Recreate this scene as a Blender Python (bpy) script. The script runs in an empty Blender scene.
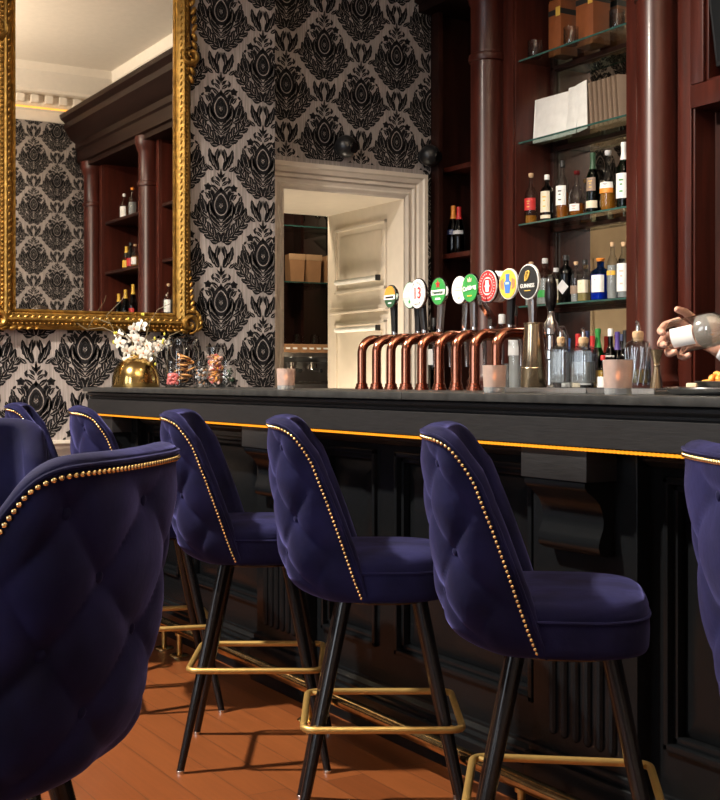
import bpy, bmesh, math, random
from mathutils import Vector, Matrix
R = math.radians
PI = math.pi
random.seed(7)
SC = bpy.context.scene
COL = SC.collection

# ------------------------------------------------------------------ camera
CAMH = 1.156
cam_d = bpy.data.cameras.new('camera')
cam_d.sensor_fit = 'HORIZONTAL'
cam_d.sensor_width = 36.0
cam_d.lens = 1250.0 / 720.0 * 36.0
cam_d.shift_y = -20.0 / 720.0
cam_d.clip_start = 0.05
cam = bpy.data.objects.new('camera', cam_d)
COL.objects.link(cam)
cam.location = (0, 0, CAMH)
cam.rotation_euler = (R(90), 0, R(-30.6))
SC.camera = cam

# ------------------------------------------------------------------ light
world = bpy.data.worlds.new('world')
SC.world = world
world.use_nodes = True
bg = world.node_tree.nodes['Background']
bg.inputs[0].default_value = (0.62, 0.74, 1.0, 1)
bg.inputs[1].default_value = 0.35


def area(name, loc, target, power, sx, sy, col=(1, 1, 1), spread=180):
    d = bpy.data.lights.new(name, 'AREA')
    d.shape = 'RECTANGLE'
    d.size = sx
    d.size_y = sy
    d.energy = power
    d.color = col
    d.spread = R(spread)
    o = bpy.data.objects.new(name, d)
    COL.objects.link(o)
    o.location = loc
    o.rotation_euler = (Vector(target) - Vector(loc)).to_track_quat('-Z', 'Y').to_euler()
    return o


def spot(name, loc, target, power, angle, blend, col, radius):
    d = bpy.data.lights.new(name, 'SPOT')
    d.energy = power
    d.spot_size = R(angle)
    d.spot_blend = blend
    d.color = col
    d.shadow_soft_size = radius
    o = bpy.data.objects.new(name, d)
    COL.objects.link(o)
    o.location = loc
    o.rotation_euler = (Vector(target) - Vector(loc)).to_track_quat('-Z', 'Y').to_euler()
    return o


spot('assumed_key_spot', (-0.65, 4.35, 4.25), (1.7, 3.2, 0.6), 2100, 112, 0.7, (1.0, 0.9, 0.78), 0.09)  # assumed key light, direction read off the stool shadows, no fixture modelled
area('assumed_window_light', (-3.55, 0.9, 2.0), (4.0, 2.2, 1.3), 75, 1.2, 2.4, (0.86, 0.93, 1.0))  # assumed unseen window, area light stands in for its daylight
area('assumed_window_light', (-3.55, 3.4, 2.0), (3.0, 3.6, 1.3), 38, 1.2, 2.4, (0.84, 0.92, 1.0))  # second assumed window on the left, likewise an area light
spot('aisle_fill', (2.75, 3.0, 4.2), (3.3, 6.4, 1.2), 25, 60, 0.6, (1.0, 0.85, 0.66), 0.08)  # added fill above the aisle towards taps and door, no fixture
spot('shelf_fill', (2.6, 4.2, 4.2), (4.5, 5.1, 1.9), 24, 70, 0.7, (1.0, 0.8, 0.58), 0.08)  # added fill brightening the back bar shelves, no fixture
area('assumed_passage_uplight', (3.5, 6.85, 0.4), (3.55, 6.9, 3.0), 24, 0.4, 0.6, (1.0, 0.86, 0.66))  # assumed unseen light low in the door passage, added to brighten soffit and jamb
spot('rear_wall_fill', (2.0, 1.0, 4.25), (2.9, -0.7, 2.3), 190, 66, 0.8, (1.0, 0.88, 0.74), 0.08)  # added fill brightening the rear wall shown in the gilt mirror, no fixture
spot('back_room_fill', (3.75, 7.45, 2.7), (4.2, 8.1, 1.4), 45, 120, 0.6, (1.0, 0.82, 0.6), 0.05)  # unseen fill added to brighten the paper bags and espresso machine
area('ceiling_fill', (0.6, 1.0, 3.1), (1.4, 0.9, 4.4), 200, 0.6, 0.6, (1.0, 0.86, 0.68), 135)  # added fill floating below the ceiling, lifts its reflection in the mirror

SC.view_settings.view_transform = 'Standard'
SC.view_settings.look = 'None'
SC.view_settings.gamma = 1.0
SC.view_settings.use_curve_mapping = False
SC.view_settings.exposure = 0.0

# ------------------------------------------------------------------ materials
def new_mat(name):
    m = bpy.data.materials.new(name)
    m.use_nodes = True
    return m, m.node_tree.nodes, m.node_tree.links


def pm(name, col, rough=0.5, metal=0.0, noise=0.12, nscale=18, bump=0.0, bscale=60, coat=0.0,
       sheen=0.0, sheen_col=None, emit=None, emit_s=0.0, stretch=(1, 1, 1), spec=0.5, rvar=0.0):
    m, n, l = new_mat(name)
    b = n['Principled BSDF']
    b.inputs['Roughness'].default_value = rough
    b.inputs['Metallic'].default_value = metal
    b.inputs['Coat Weight'].default_value = coat
    b.inputs['Coat Roughness'].default_value = 0.08
    b.inputs['Specular IOR Level'].default_value = spec
    b.inputs['Sheen Weight'].default_value = sheen
    if sheen_col:
        b.inputs['Sheen Tint'].default_value = (*sheen_col, 1)
        b.inputs['Sheen Roughness'].default_value = 0.35
    if emit:
        b.inputs['Emission Color'].default_value = (*emit, 1)
        b.inputs['Emission Strength'].default_value = emit_s
    tc = n.new('ShaderNodeTexCoord')
    mp = n.new('ShaderNodeMapping')
    mp.inputs['Scale'].default_value = stretch
    l.new(tc.outputs['Object'], mp.inputs['Vector'])
    nz = n.new('ShaderNodeTexNoise')
    nz.inputs['Scale'].default_value = nscale
    nz.inputs['Detail'].default_value = 4
    l.new(mp.outputs['Vector'], nz.inputs['Vector'])
    rp = n.new('ShaderNodeValToRGB')
    rp.color_ramp.elements[0].position = 0.3
    rp.color_ramp.elements[1].position = 0.7
    rp.color_ramp.elements[0].color = (*[c * (1 - noise) for c in col], 1)
    rp.color_ramp.elements[1].color = (*[min(1, c * (1 + noise)) for c in col], 1)
    l.new(nz.outputs['Fac'], rp.inputs['Fac'])
    l.new(rp.outputs['Color'], b.inputs['Base Color'])
    if rvar:
        mr = n.new('ShaderNodeMapRange')
        mr.inputs['To Min'].default_value = max(0, rough - rvar)
        mr.inputs['To Max'].default_value = rough + rvar
        l.new(nz.outputs['Fac'], mr.inputs['Value'])
        l.new(mr.outputs['Result'], b.inputs['Roughness'])
    if bump:
        n2 = n.new('ShaderNodeTexNoise')
        n2.inputs['Scale'].default_value = bscale
        n2.inputs['Detail'].default_value = 3
        l.new(mp.outputs['Vector'], n2.inputs['Vector'])
        bp = n.new('ShaderNodeBump')
        bp.inputs['Strength'].default_value = bump
        bp.inputs['Distance'].default_value = 0.004
        l.new(n2.outputs['Fac'], bp.inputs['Height'])
        l.new(bp.outputs['Normal'], b.inputs['Normal'])
    return m


def glass(name, tint=(1, 1, 1), refl=0.9, rough=0.02, edge=0.7, ior=1.45, bumpy=0.03):
    """clear glass: tinted see-through with fresnel gloss"""
    m, n, l = new_mat(name)
    n.remove(n['Principled BSDF'])
    out = n['Material Output']
    tr = n.new('ShaderNodeBsdfTransparent')
    lw = n.new('ShaderNodeLayerWeight')
    lw.inputs['Blend'].default_value = 0.35
    mixc = n.new('ShaderNodeMix')
    mixc.data_type = 'RGBA'
    mixc.inputs['A'].default_value = (*tint, 1)
    mixc.inputs['B'].default_value = (*[t * edge for t in tint], 1)
    l.new(lw.outputs['Facing'], mixc.inputs['Factor'])
    l.new(mixc.outputs['Result'], tr.inputs['Color'])
    gl = n.new('ShaderNodeBsdfGlossy')
    gl.inputs['Roughness'].default_value = rough
    gl.inputs['Color'].default_value = (refl, refl, refl, 1)
    fr = n.new('ShaderNodeFresnel')
    fr.inputs['IOR'].default_value = ior
    nz = n.new('ShaderNodeTexNoise')
    nz.inputs['Scale'].default_value = 30
    bp = n.new('ShaderNodeBump')
    bp.inputs['Strength'].default_value = bumpy
    l.new(nz.outputs['Fac'], bp.inputs['Height'])
    l.new(bp.outputs['Normal'], gl.inputs['Normal'])
    mx = n.new('ShaderNodeMixShader')
    geo = n.new('ShaderNodeNewGeometry')
    inv = n.new('ShaderNodeMath')
    inv.operation = 'SUBTRACT'
    inv.inputs[0].default_value = 1.0
    l.new(geo.outputs['Backfacing'], inv.inputs[1])
    mul = n.new('ShaderNodeMath')
    mul.operation = 'MULTIPLY'
    l.new(fr.outputs['Fac'], mul.inputs[0])
    l.new(inv.outputs['Value'], mul.inputs[1])
    l.new(mul.outputs['Value'], mx.inputs['Fac'])
    l.new(tr.outputs[0], mx.inputs[1])
    l.new(gl.outputs[0], mx.inputs[2])
    l.new(mx.outputs[0], out.inputs['Surface'])
    return m


def mat_mirror(name, col, rough):
    return pm(name, col, rough, 1.0, noise=0.01, nscale=3)


def mat_velvet():
    m = pm('navy_velvet', (0.0062, 0.0062, 0.034), 0.85, noise=0.45, nscale=9, bump=0.25, bscale=40,
           sheen=0.40, sheen_col=(0.235, 0.235, 0.68), spec=0.15)
    n, l = m.node_tree.nodes, m.node_tree.links
    b = n['Principled BSDF']
    tc = n.new('ShaderNodeTexCoord')
    nz = n.new('ShaderNodeTexNoise')
    nz.inputs['Scale'].default_value = 7
    nz.inputs['Detail'].default_value = 5
    nz.inputs['Distortion'].default_value = 0.8
    l.new(tc.outputs['Object'], nz.inputs['Vector'])
    mr = n.new('ShaderNodeMapRange')
    mr.inputs['From Min'].default_value = 0.35
    mr.inputs['From Max'].default_value = 0.68
    mr.inputs['To Min'].default_value = 0.12
    mr.inputs['To Max'].default_value = 0.48
    l.new(nz.outputs['Fac'], mr.inputs['Value'])
    l.new(mr.outputs['Result'], b.inputs['Sheen Weight'])
    return m


def mat_floor():
    m, n, l = new_mat('floor_boards')
    b = n['Principled BSDF']
    tc = n.new('ShaderNodeTexCoord')
    mp = n.new('ShaderNodeMapping')
    mp.inputs['Rotation'].default_value = (0, 0, R(90))
    l.new(tc.outputs['Object'], mp.inputs['Vector'])
    br = n.new('ShaderNodeTexBrick')
    br.offset = 0.37
    br.inputs['Scale'].default_value = 1.0
    br.inputs['Brick Width'].default_value = 2.3
    br.inputs['Row Height'].default_value = 0.125
    br.inputs['Mortar Size'].default_value = 0.0016
    br.inputs['Color1'].default_value = (0.19, 0.056, 0.0145, 1)
    br.inputs['Color2'].default_value = (0.135, 0.037, 0.0095, 1)
    br.inputs['Mortar'].default_value = (0.06, 0.02, 0.008, 1)
    l.new(mp.outputs['Vector'], br.inputs['Vector'])
    mp2 = n.new('ShaderNodeMapping')
    mp2.inputs['Scale'].default_value = (38, 1.6, 1)
    l.new(tc.outputs['Object'], mp2.inputs['Vector'])
    nz = n.new('ShaderNodeTexNoise')
    nz.inputs['Scale'].default_value = 2.0
    nz.inputs['Detail'].default_value = 6
    l.new(mp2.outputs['Vector'], nz.inputs['Vector'])
    mr = n.new('ShaderNodeMapRange')
    mr.inputs['To Min'].default_value = 0.72
    mr.inputs['To Max'].default_value = 1.25
    l.new(nz.outputs['Fac'], mr.inputs['Value'])
    mx = n.new('ShaderNodeMix')
    mx.data_type = 'RGBA'
    mx.blend_type = 'MULTIPLY'
    mx.inputs['Factor'].default_value = 1.0
    l.new(br.outputs['Color'], mx.inputs['A'])
    l.new(mr.outputs['Result'], mx.inputs['B'])
    l.new(mx.outputs['Result'], b.inputs['Base Color'])
    b.inputs['Roughness'].default_value = 0.36
    bp = n.new('ShaderNodeBump')
    bp.inputs['Strength'].default_value = 0.15
    bp.inputs['Distance'].default_value = 0.003
    l.new(br.outputs['Fac'], bp.inputs['Height'])
    bp.invert = True
    l.new(bp.outputs['Normal'], b.inputs['Normal'])
    return m


M = {}
M['velvet'] = mat_velvet()
M['floor'] = mat_floor()
M['paper'] = pm('wallpaper_ground', (0.335, 0.295, 0.275), 0.6, noise=0.30, nscale=10, stretch=(14, 14, 0.6))
M['flock'] = pm('wallpaper_black_flock', (0.012, 0.011, 0.012), 0.8, noise=0.2, spec=0.2)
M['cream'] = pm('cream_paint', (0.70, 0.62, 0.52), 0.4, noise=0.03)
M['ceil'] = pm('ceiling_paint', (0.74, 0.68, 0.60), 0.7, noise=0.03)
M['plaster'] = pm('pale_plaster', (0.55, 0.5, 0.44), 0.8, noise=0.04)
M['black_paint'] = pm('black_gloss_paint', (0.0045, 0.0052, 0.0060), 0.27, noise=0.1, nscale=7, stretch=(1, 6, 6), spec=0.22)
M['black_wood'] = pm('black_grained_wood', (0.014, 0.0135, 0.014), 0.42, noise=0.3, nscale=8, stretch=(1, 2, 26), bump=0.12, bscale=14)
M['stone'] = pm('dark_honed_stone', (0.028, 0.028, 0.027), 0.40, noise=0.4, nscale=26, bump=0.05)
M['mahogany'] = pm('mahogany', (0.050, 0.0095, 0.0055), 0.36, noise=0.35, nscale=5, stretch=(5, 5, 0.5), coat=0.04, spec=0.33)
M['mahogany_dark'] = pm('dark_mahogany', (0.026, 0.0075, 0.005), 0.40, noise=0.3, nscale=5, stretch=(5, 5, 0.6), spec=0.35)
M['entab'] = pm('ebonised_mahogany', (0.012, 0.0048, 0.0036), 0.45, noise=0.3, nscale=5, stretch=(5, 0.6, 5), spec=0.12)
M['brass'] = pm('brushed_brass', (0.62, 0.40, 0.13), 0.32, 1.0, noise=0.1, nscale=40, rvar=0.06)
M['brass_paint'] = pm('satin_gold_metal', (0.50, 0.32, 0.10), 0.42, 0.75, noise=0.08)
M['old_brass'] = pm('polished_old_brass', (0.60, 0.43, 0.20), 0.2, 1.0, noise=0.3, nscale=22, bump=0.25, bscale=30)
M['nail'] = pm('brass_nailheads', (0.85, 0.62, 0.30), 0.22, 1.0, noise=0.05)
M['gilt'] = pm('antique_gilt', (0.36, 0.20, 0.045), 0.36, 0.85, noise=0.4, nscale=30, bump=0.55, bscale=55)
M['gold'] = pm('polished_gold', (0.62, 0.42, 0.15), 0.16, 1.0, noise=0.06)
M['copper'] = pm('polished_copper', (0.44, 0.17, 0.105), 0.17, 1.0, noise=0.1, nscale=12)
M['chrome'] = pm('chrome', (0.62, 0.62, 0.62), 0.12, 1.0, noise=0.03)
M['steel'] = pm('brushed_steel', (0.56, 0.56, 0.56), 0.3, 1.0, noise=0.08, stretch=(1, 20, 1))
M['bronze'] = pm('bronze_steel', (0.55, 0.43, 0.28), 0.2, 1.0, noise=0.06)
M['leg_black'] = pm('black_lacquer_leg', (0.007, 0.0055, 0.0055), 0.24, noise=0.1, coat=0.1, spec=0.35)
M['black_plastic'] = pm('black_plastic', (0.012, 0.012, 0.013), 0.35, noise=0.05)
M['rubber'] = pm('dark_rubber', (0.03, 0.03, 0.032), 0.5, noise=0.1, bump=0.3, bscale=120)
M['rope'] = pm('amber_rope_light', (1.0, 0.5, 0.04), 0.4, emit=(1.0, 0.32, 0.012), emit_s=1.1)
M['cove'] = pm('amber_cove_strip', (1.0, 0.6, 0.15), 0.4, emit=(1.0, 0.45, 0.06), emit_s=1.2)
M['flame'] = pm('candle_flame', (1.0, 0.6, 0.3), 0.4, emit=(1.0, 0.38, 0.12), emit_s=9)
M['frost'] = pm('frosted_peach_glass', (0.62, 0.47, 0.40), 0.35, noise=0.1, nscale=40)
M['frost'].node_tree.nodes['Principled BSDF'].inputs['Transmission Weight'].default_value = 0.45
M['wax'] = pm('candle_wax', (0.85, 0.7, 0.6), 0.5)
M['glass'] = glass('clear_glass', (0.93, 0.95, 0.95), 1.0, edge=0.42, ior=1.6)
M['thick'] = glass('thick_clear_glass', (0.95, 0.96, 0.96), 1.0, edge=0.48, ior=1.65)
M['cut'] = glass('cut_crystal', (0.92, 0.935, 0.935), 1.0, edge=0.42, ior=1.95, bumpy=0.12)
M['shelf_glass'] = glass('greenish_shelf_glass', (0.80, 0.88, 0.85), edge=0.9)
M['shelf_edge'] = pm('shelf_glass_edge', (0.03, 0.085, 0.072), 0.1, noise=0.3, spec=0.9)
M['g_green'] = glass('green_bottle_glass', (0.03, 0.22, 0.06))
M['g_dark'] = glass('dark_bottle_glass', (0.03, 0.035, 0.03))
M['g_brown'] = glass('brown_bottle_glass', (0.16, 0.06, 0.02))
M['g_blue'] = glass('blue_bottle_glass', (0.08, 0.27, 0.72))
M['mirror'] = mat_mirror('silvered_mirror', (0.84, 0.80, 0.74), 0.012)
M['mirror_dim'] = mat_mirror('smoked_mirror', (0.62, 0.57, 0.48), 0.02)
for nm, c in dict(amber=(0.55, 0.18, 0.02), whisky=(0.60, 0.26, 0.03), darkrum=(0.10, 0.03, 0.01), clearliq=(0.6, 0.62, 0.62),
                  redliq=(0.30, 0.02, 0.02), pale=(0.62, 0.5, 0.2)).items():
    m = pm('liquid_' + nm, c, 0.1, noise=0.05)
    m.node_tree.nodes['Principled BSDF'].inputs['Transmission Weight'].default_value = 0.6
    m.node_tree.nodes['Principled BSDF'].inputs['IOR'].default_value = 1.33
    M[nm] = m
for nm, c in dict(white=(0.80, 0.79, 0.76), cream_p=(0.72, 0.64, 0.48), red=(0.50, 0.02, 0.02), green=(0.03, 0.26, 0.05), navy=(0.02, 0.03, 0.10),
                  orange=(0.75, 0.25, 0.03), yellow=(0.75, 0.45, 0.05), blue=(0.05, 0.16, 0.5), black=(0.012, 0.012, 0.012), cork=(0.55, 0.36, 0.20),
                  silver=(0.5, 0.5, 0.5), purple=(0.10, 0.06, 0.28), kraft=(0.45, 0.28, 0.15), kraft_gap_shade=(0.13, 0.085, 0.055), palegreen=(0.42, 0.60, 0.45), pink=(0.75, 0.45, 0.38),
                  darkgreen=(0.02, 0.07, 0.03), skin=(0.62, 0.34, 0.25), hair=(0.03, 0.02, 0.014), suit=(0.012, 0.012, 0.035), shirt=(0.75, 0.76, 0.8),
                  petal=(0.80, 0.77, 0.68), petal_heart=(0.55, 0.22, 0.10), leaf=(0.02, 0.06, 0.015), stem=(0.15, 0.11, 0.05), bud=(0.55, 0.5, 0.06),
                  cracker=(0.80, 0.33, 0.05), cheese=(0.80, 0.62, 0.42), tan=(0.36, 0.19, 0.09), boxorange=(0.24, 0.07, 0.02), peel=(0.62, 0.28, 0.08),
                  shoe=(0.01, 0.01, 0.01), graycard=(0.24, 0.17, 0.12), signgreen=(0.02, 0.30, 0.08), lipred=(0.60, 0.14, 0.13), gold_ink=(0.70, 0.45, 0.08)).items():
    M[nm] = pm(nm + '_surface', c, 0.5, noise=0.07)
M['suit'] = pm('navy_cloth', (0.012, 0.012, 0.032), 0.85, noise=0.1, nscale=120, spec=0.15)
M['skin'].node_tree.nodes['Principled BSDF'].inputs['Subsurface Weight'].default_value = 0.12
M['skin'].node_tree.nodes['Principled BSDF'].inputs['Subsurface Radius'].default_value = (0.01, 0.004, 0.002)


# ------------------------------------------------------------------ mesh helpers
class MB:
    def __init__(s):
        s.b = bmesh.new()

    def faces_mat(s, before, mi):
        if mi:
            s.b.faces.ensure_lookup_table()
            for f in s.b.faces[before:]:
                f.material_index = mi

    def box(s, x0, x1, y0, y1, z0, z1, bev=0.0, seg=2, mi=0):
        t = bmesh.new()
        bmesh.ops.create_cube(t, size=1.0)
        for v in t.verts:
            v.co = Vector((x0 + (v.co.x + .5) * (x1 - x0), y0 + (v.co.y + .5) * (y1 - y0), z0 + (v.co.z + .5) * (z1 - z0)))
        if bev > 0:
            bmesh.ops.bevel(t, geom=t.edges[:] , offset=bev, segments=seg, profile=0.6, affect='EDGES')
        s.merge(t, mi=mi)
        return s

    def merge(s, t, mat=None, mi=0):
        if mat is not None:
            bmesh.ops.transform(t, matrix=mat, verts=t.verts)
        vm = {}
        for v in t.verts:
            vm[v] = s.b.verts.new(v.co)
        for f in t.faces:
            try:
                nf = s.b.faces.new([vm[v] for v in f.verts])
                nf.material_index = mi if mi else f.material_index
            except ValueError:
                pass
        t.free()

    def poly(s, pts, mi=0):
        vs = [s.b.verts.new(p) for p in pts]
        f = s.b.faces.new(vs)
        f.material_index = mi
        return s

    def rings(s, rings, close=True, cap0=True, cap1=True, mi=0):
        """loft a list of rings (each a list of points)"""
        V = [[s.b.verts.new(p) for p in r] for r in rings]
        n = len(V[0])
        for a, b in zip(V[:-1], V[1:]):
            for i in range(n if close else n - 1):
                j = (i + 1) % n
                f = s.b.faces.new((a[i], a[j], b[j], b[i]))
                f.material_index = mi
        if cap0 and close:
            s.b.faces.new(list(reversed(V[0]))).material_index = mi
        if cap1 and close:
            s.b.faces.new(V[-1]).material_index = mi
        return s

    def cone(s, p0, p1, r0, r1, n=16, mi=0):
        p0, p1 = Vector(p0), Vector(p1)
        return s.tube([p0, p1], [r0, r1], n, mi=mi)

    def tube(s, pts, rad, n=12, closed=False, mi=0):
        pts = [Vector(p) for p in pts]
        if not isinstance(rad, (list, tuple)):
            rad = [rad] * len(pts)
        N = len(pts)
        tang = []
        for i in range(N):
            if closed:
                t = pts[(i + 1) % N] - pts[i - 1]
            else:
                t = pts[min(i + 1, N - 1)] - pts[max(i - 1, 0)]
            tang.append(t.normalized())
        up = Vector((0, 0, 1)) if abs(tang[0].z) < 0.9 else Vector((1, 0, 0))
        u = (up - tang[0] * up.dot(tang[0])).normalized()
        rings = []
        for i in range(N):
            u = (u - tang[i] * u.dot(tang[i])).normalized()
            w = tang[i].cross(u)
            rings.append([pts[i] + (u * math.cos(a) + w * math.sin(a)) * rad[i] for a in (2 * PI * k / n for k in range(n))])
        if closed:
            rings.append(rings[0])
            V = [[s.b.verts.new(p) for p in r] for r in rings[:-1]]
            for i in range(N):
                a, b = V[i], V[(i + 1) % N]
                for k in range(n):
                    j = (k + 1) % n
                    s.b.faces.new((a[k], a[j], b[j], b[k])).material_index = mi
        else:
            s.rings(rings, mi=mi)
        return s

    def lathe(s, prof, cx=0, cy=0, cz=0, n=28, sq=0, mi=0, cap0=True, cap1=True):
        """prof: list of (r,z); sq>0 makes a squarish section"""
        rings = []
        for r, z in prof:
            ring = []
            for k in range(n):
                a = 2 * PI * k / n
                q = 1.0
                if sq:
                    q = 1.0 / (abs(math.cos(a)) ** sq + abs(math.sin(a)) ** sq) ** (1.0 / sq)
                ring.append((cx + max(r, 1e-4) * q * math.cos(a), cy + max(r, 1e-4) * q * math.sin(a), cz + z))
            rings.append(ring)
        return s.rings(rings, mi=mi, cap0=cap0, cap1=cap1)

    def ball(s, c, r, sub=2, scale=(1, 1, 1), mat=None, mi=0):
        t = bmesh.new()
        bmesh.ops.create_icosphere(t, subdivisions=sub, radius=r)
        m = Matrix.Translation(Vector(c)) @ (mat if mat else Matrix.Identity(4)) @ Matrix.Diagonal((*scale, 1))
        s.merge(t, m, mi)
        return s

    def extrude_y(s, prof, y0, y1, mi=0):
        """closed profile of (x,z) along y"""
        return s.rings([[(x, y0, z) for x, z in prof], [(x, y1, z) for x, z in prof]], mi=mi)

    def extrude_x(s, prof, x0, x1, mi=0):
        return s.rings([[(x0, y, z) for y, z in prof], [(x1, y, z) for y, z in prof]], mi=mi)

    def build(s, name, mat, parent=None, angle=38, loc=None, rot=None):
        bmesh.ops.recalc_face_normals(s.b, faces=s.b.faces[:])
        me = bpy.data.meshes.new(name)
        s.b.to_mesh(me)
        s.b.free()
        for m in (mat if isinstance(mat, (list, tuple)) else [mat]):
            me.materials.append(m)
        if angle > 0:
            me.polygons.foreach_set('use_smooth', [True] * len(me.polygons))
            me.set_sharp_from_angle(angle=R(angle))
        o = bpy.data.objects.new(name, me)
        COL.objects.link(o)
        if parent:
            o.parent = parent
        if loc:
            o.location = loc
        if rot:
            o.rotation_euler = rot
        return o


def tag(o, label, cat, group=None):
    o['label'] = label
    o['category'] = cat
    if group:
        o['group'] = group
    return o


def empty(name, loc=(0, 0, 0), rz=0.0, label=None, cat=None, group=None):
    o = bpy.data.objects.new(name, None)
    o.empty_display_size = 0.05
    COL.objects.link(o)
    o.location = loc
    o.rotation_euler = (0, 0, rz)
    if label:
        tag(o, label, cat, group)
    return o


def struct(o):
    o['kind'] = 'structure'
    return o


def dup(o, parent=None):
    c = o.copy()
    COL.objects.link(c)
    if parent:
        c.parent = parent
    for ch in list(o.children):
        dup(ch, c)
    return c


def text_mesh(name, s, size, mat, parent, matrix, bold=0.0, xs=1.0):
    cu = bpy.data.curves.new('txt', 'FONT')
    cu.body = s
    cu.size = size
    cu.align_x = 'CENTER'
    cu.align_y = 'CENTER'
    cu.extrude = 0.0004
    cu.offset = bold
    t = bpy.data.objects.new('txt', cu)
    COL.objects.link(t)
    dg = bpy.context.evaluated_depsgraph_get()
    me = bpy.data.meshes.new_from_object(t.evaluated_get(dg))
    bpy.data.objects.remove(t)
    me.transform(Matrix.Diagonal((xs, 1, 1, 1)))
    me.materials.clear()
    me.materials.append(mat)
    o = bpy.data.objects.new(name, me)
    COL.objects.link(o)
    if parent:
        o.parent = parent
    o.matrix_local = matrix
    return o


def lerp(tab, x):
    if x <= tab[0][0]:
        return tab[0][1]
    for (a, va), (b, vb) in zip(tab[:-1], tab[1:]):
        if x <= b:
            t = (x - a) / (b - a)
            return va + (vb - va) * t
    return tab[-1][1]


def smooth(a, b, x):
    t = min(1, max(0, (x - a) / (b - a)))
    return t * t * (3 - 2 * t)


# ------------------------------------------------------------------ wallpaper
WW, WH = 0.5005, 0.5207     # repeat


VEINS = []


def leaf(cx, cy, ang, L, w, bend=0.0):
    a = R(ang)
    pts_l, pts_r, mid = [], [], []
    lobed = L > 48 and w > 22
    prof = [0.14, 0.66, 0.60, 1.0, 0.84, 0.94, 0.62, 0.5, 0.0] if lobed else [0.16, 0.62, 0.95, 1.0, 0.72, 0.3, 0.0]
    N = len(prof) - 1
    x, y = cx, cy
    for i in range(N + 1):
        hw = w * .5 * prof[i]
        nx, ny = -math.sin(a), math.cos(a)
        pts_l.append((x + nx * hw, y + ny * hw))
        pts_r.append((x - nx * hw, y - ny * hw))
        mid.append((x, y, nx, ny))
        x += math.cos(a) * L / N
        y += math.sin(a) * L / N
        a += R(bend) / N
    if w > 15 and L > 34:
        k0, k1 = 1, N - 1
        v = [(mx_ + nx * 1.3 * (1 - (k - k0) / (k1 - k0 + .5)), my_ + ny * 1.3 * (1 - (k - k0) / (k1 - k0 + .5))) for k, (mx_, my_, nx, ny) in enumerate(mid) if k0 <= k <= k1]
        v2 = [(mx_ - nx * 1.3 * (1 - (k - k0) / (k1 - k0 + .5)), my_ - ny * 1.3 * (1 - (k - k0) / (k1 - k0 + .5))) for k, (mx_, my_, nx, ny) in enumerate(mid) if k0 <= k <= k1]
        VEINS.append(v + v2[::-1])
    return pts_l[:-1] + [pts_l[-1]] + pts_r[-2::-1]


def ring2(rx0, ry0, rx1, ry1, cy=0, n=16):
    out = []
    tear = lambda a: 1.0 + 0.28 * max(0, math.sin(a)) ** 6
    for k in range(n):
        a0, a1 = 2 * PI * k / n, 2 * PI * (k + 1) / n
        out.append([(rx0 * math.cos(a0), cy + ry0 * math.sin(a0) * tear(a0)), (rx0 * math.cos(a1), cy + ry0 * math.sin(a1) * tear(a1)),
                    (rx1 * math.cos(a1), cy + ry1 * math.sin(a1) * tear(a1)), (rx1 * math.cos(a0), cy + ry1 * math.sin(a0) * tear(a0))])
    return out


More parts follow.
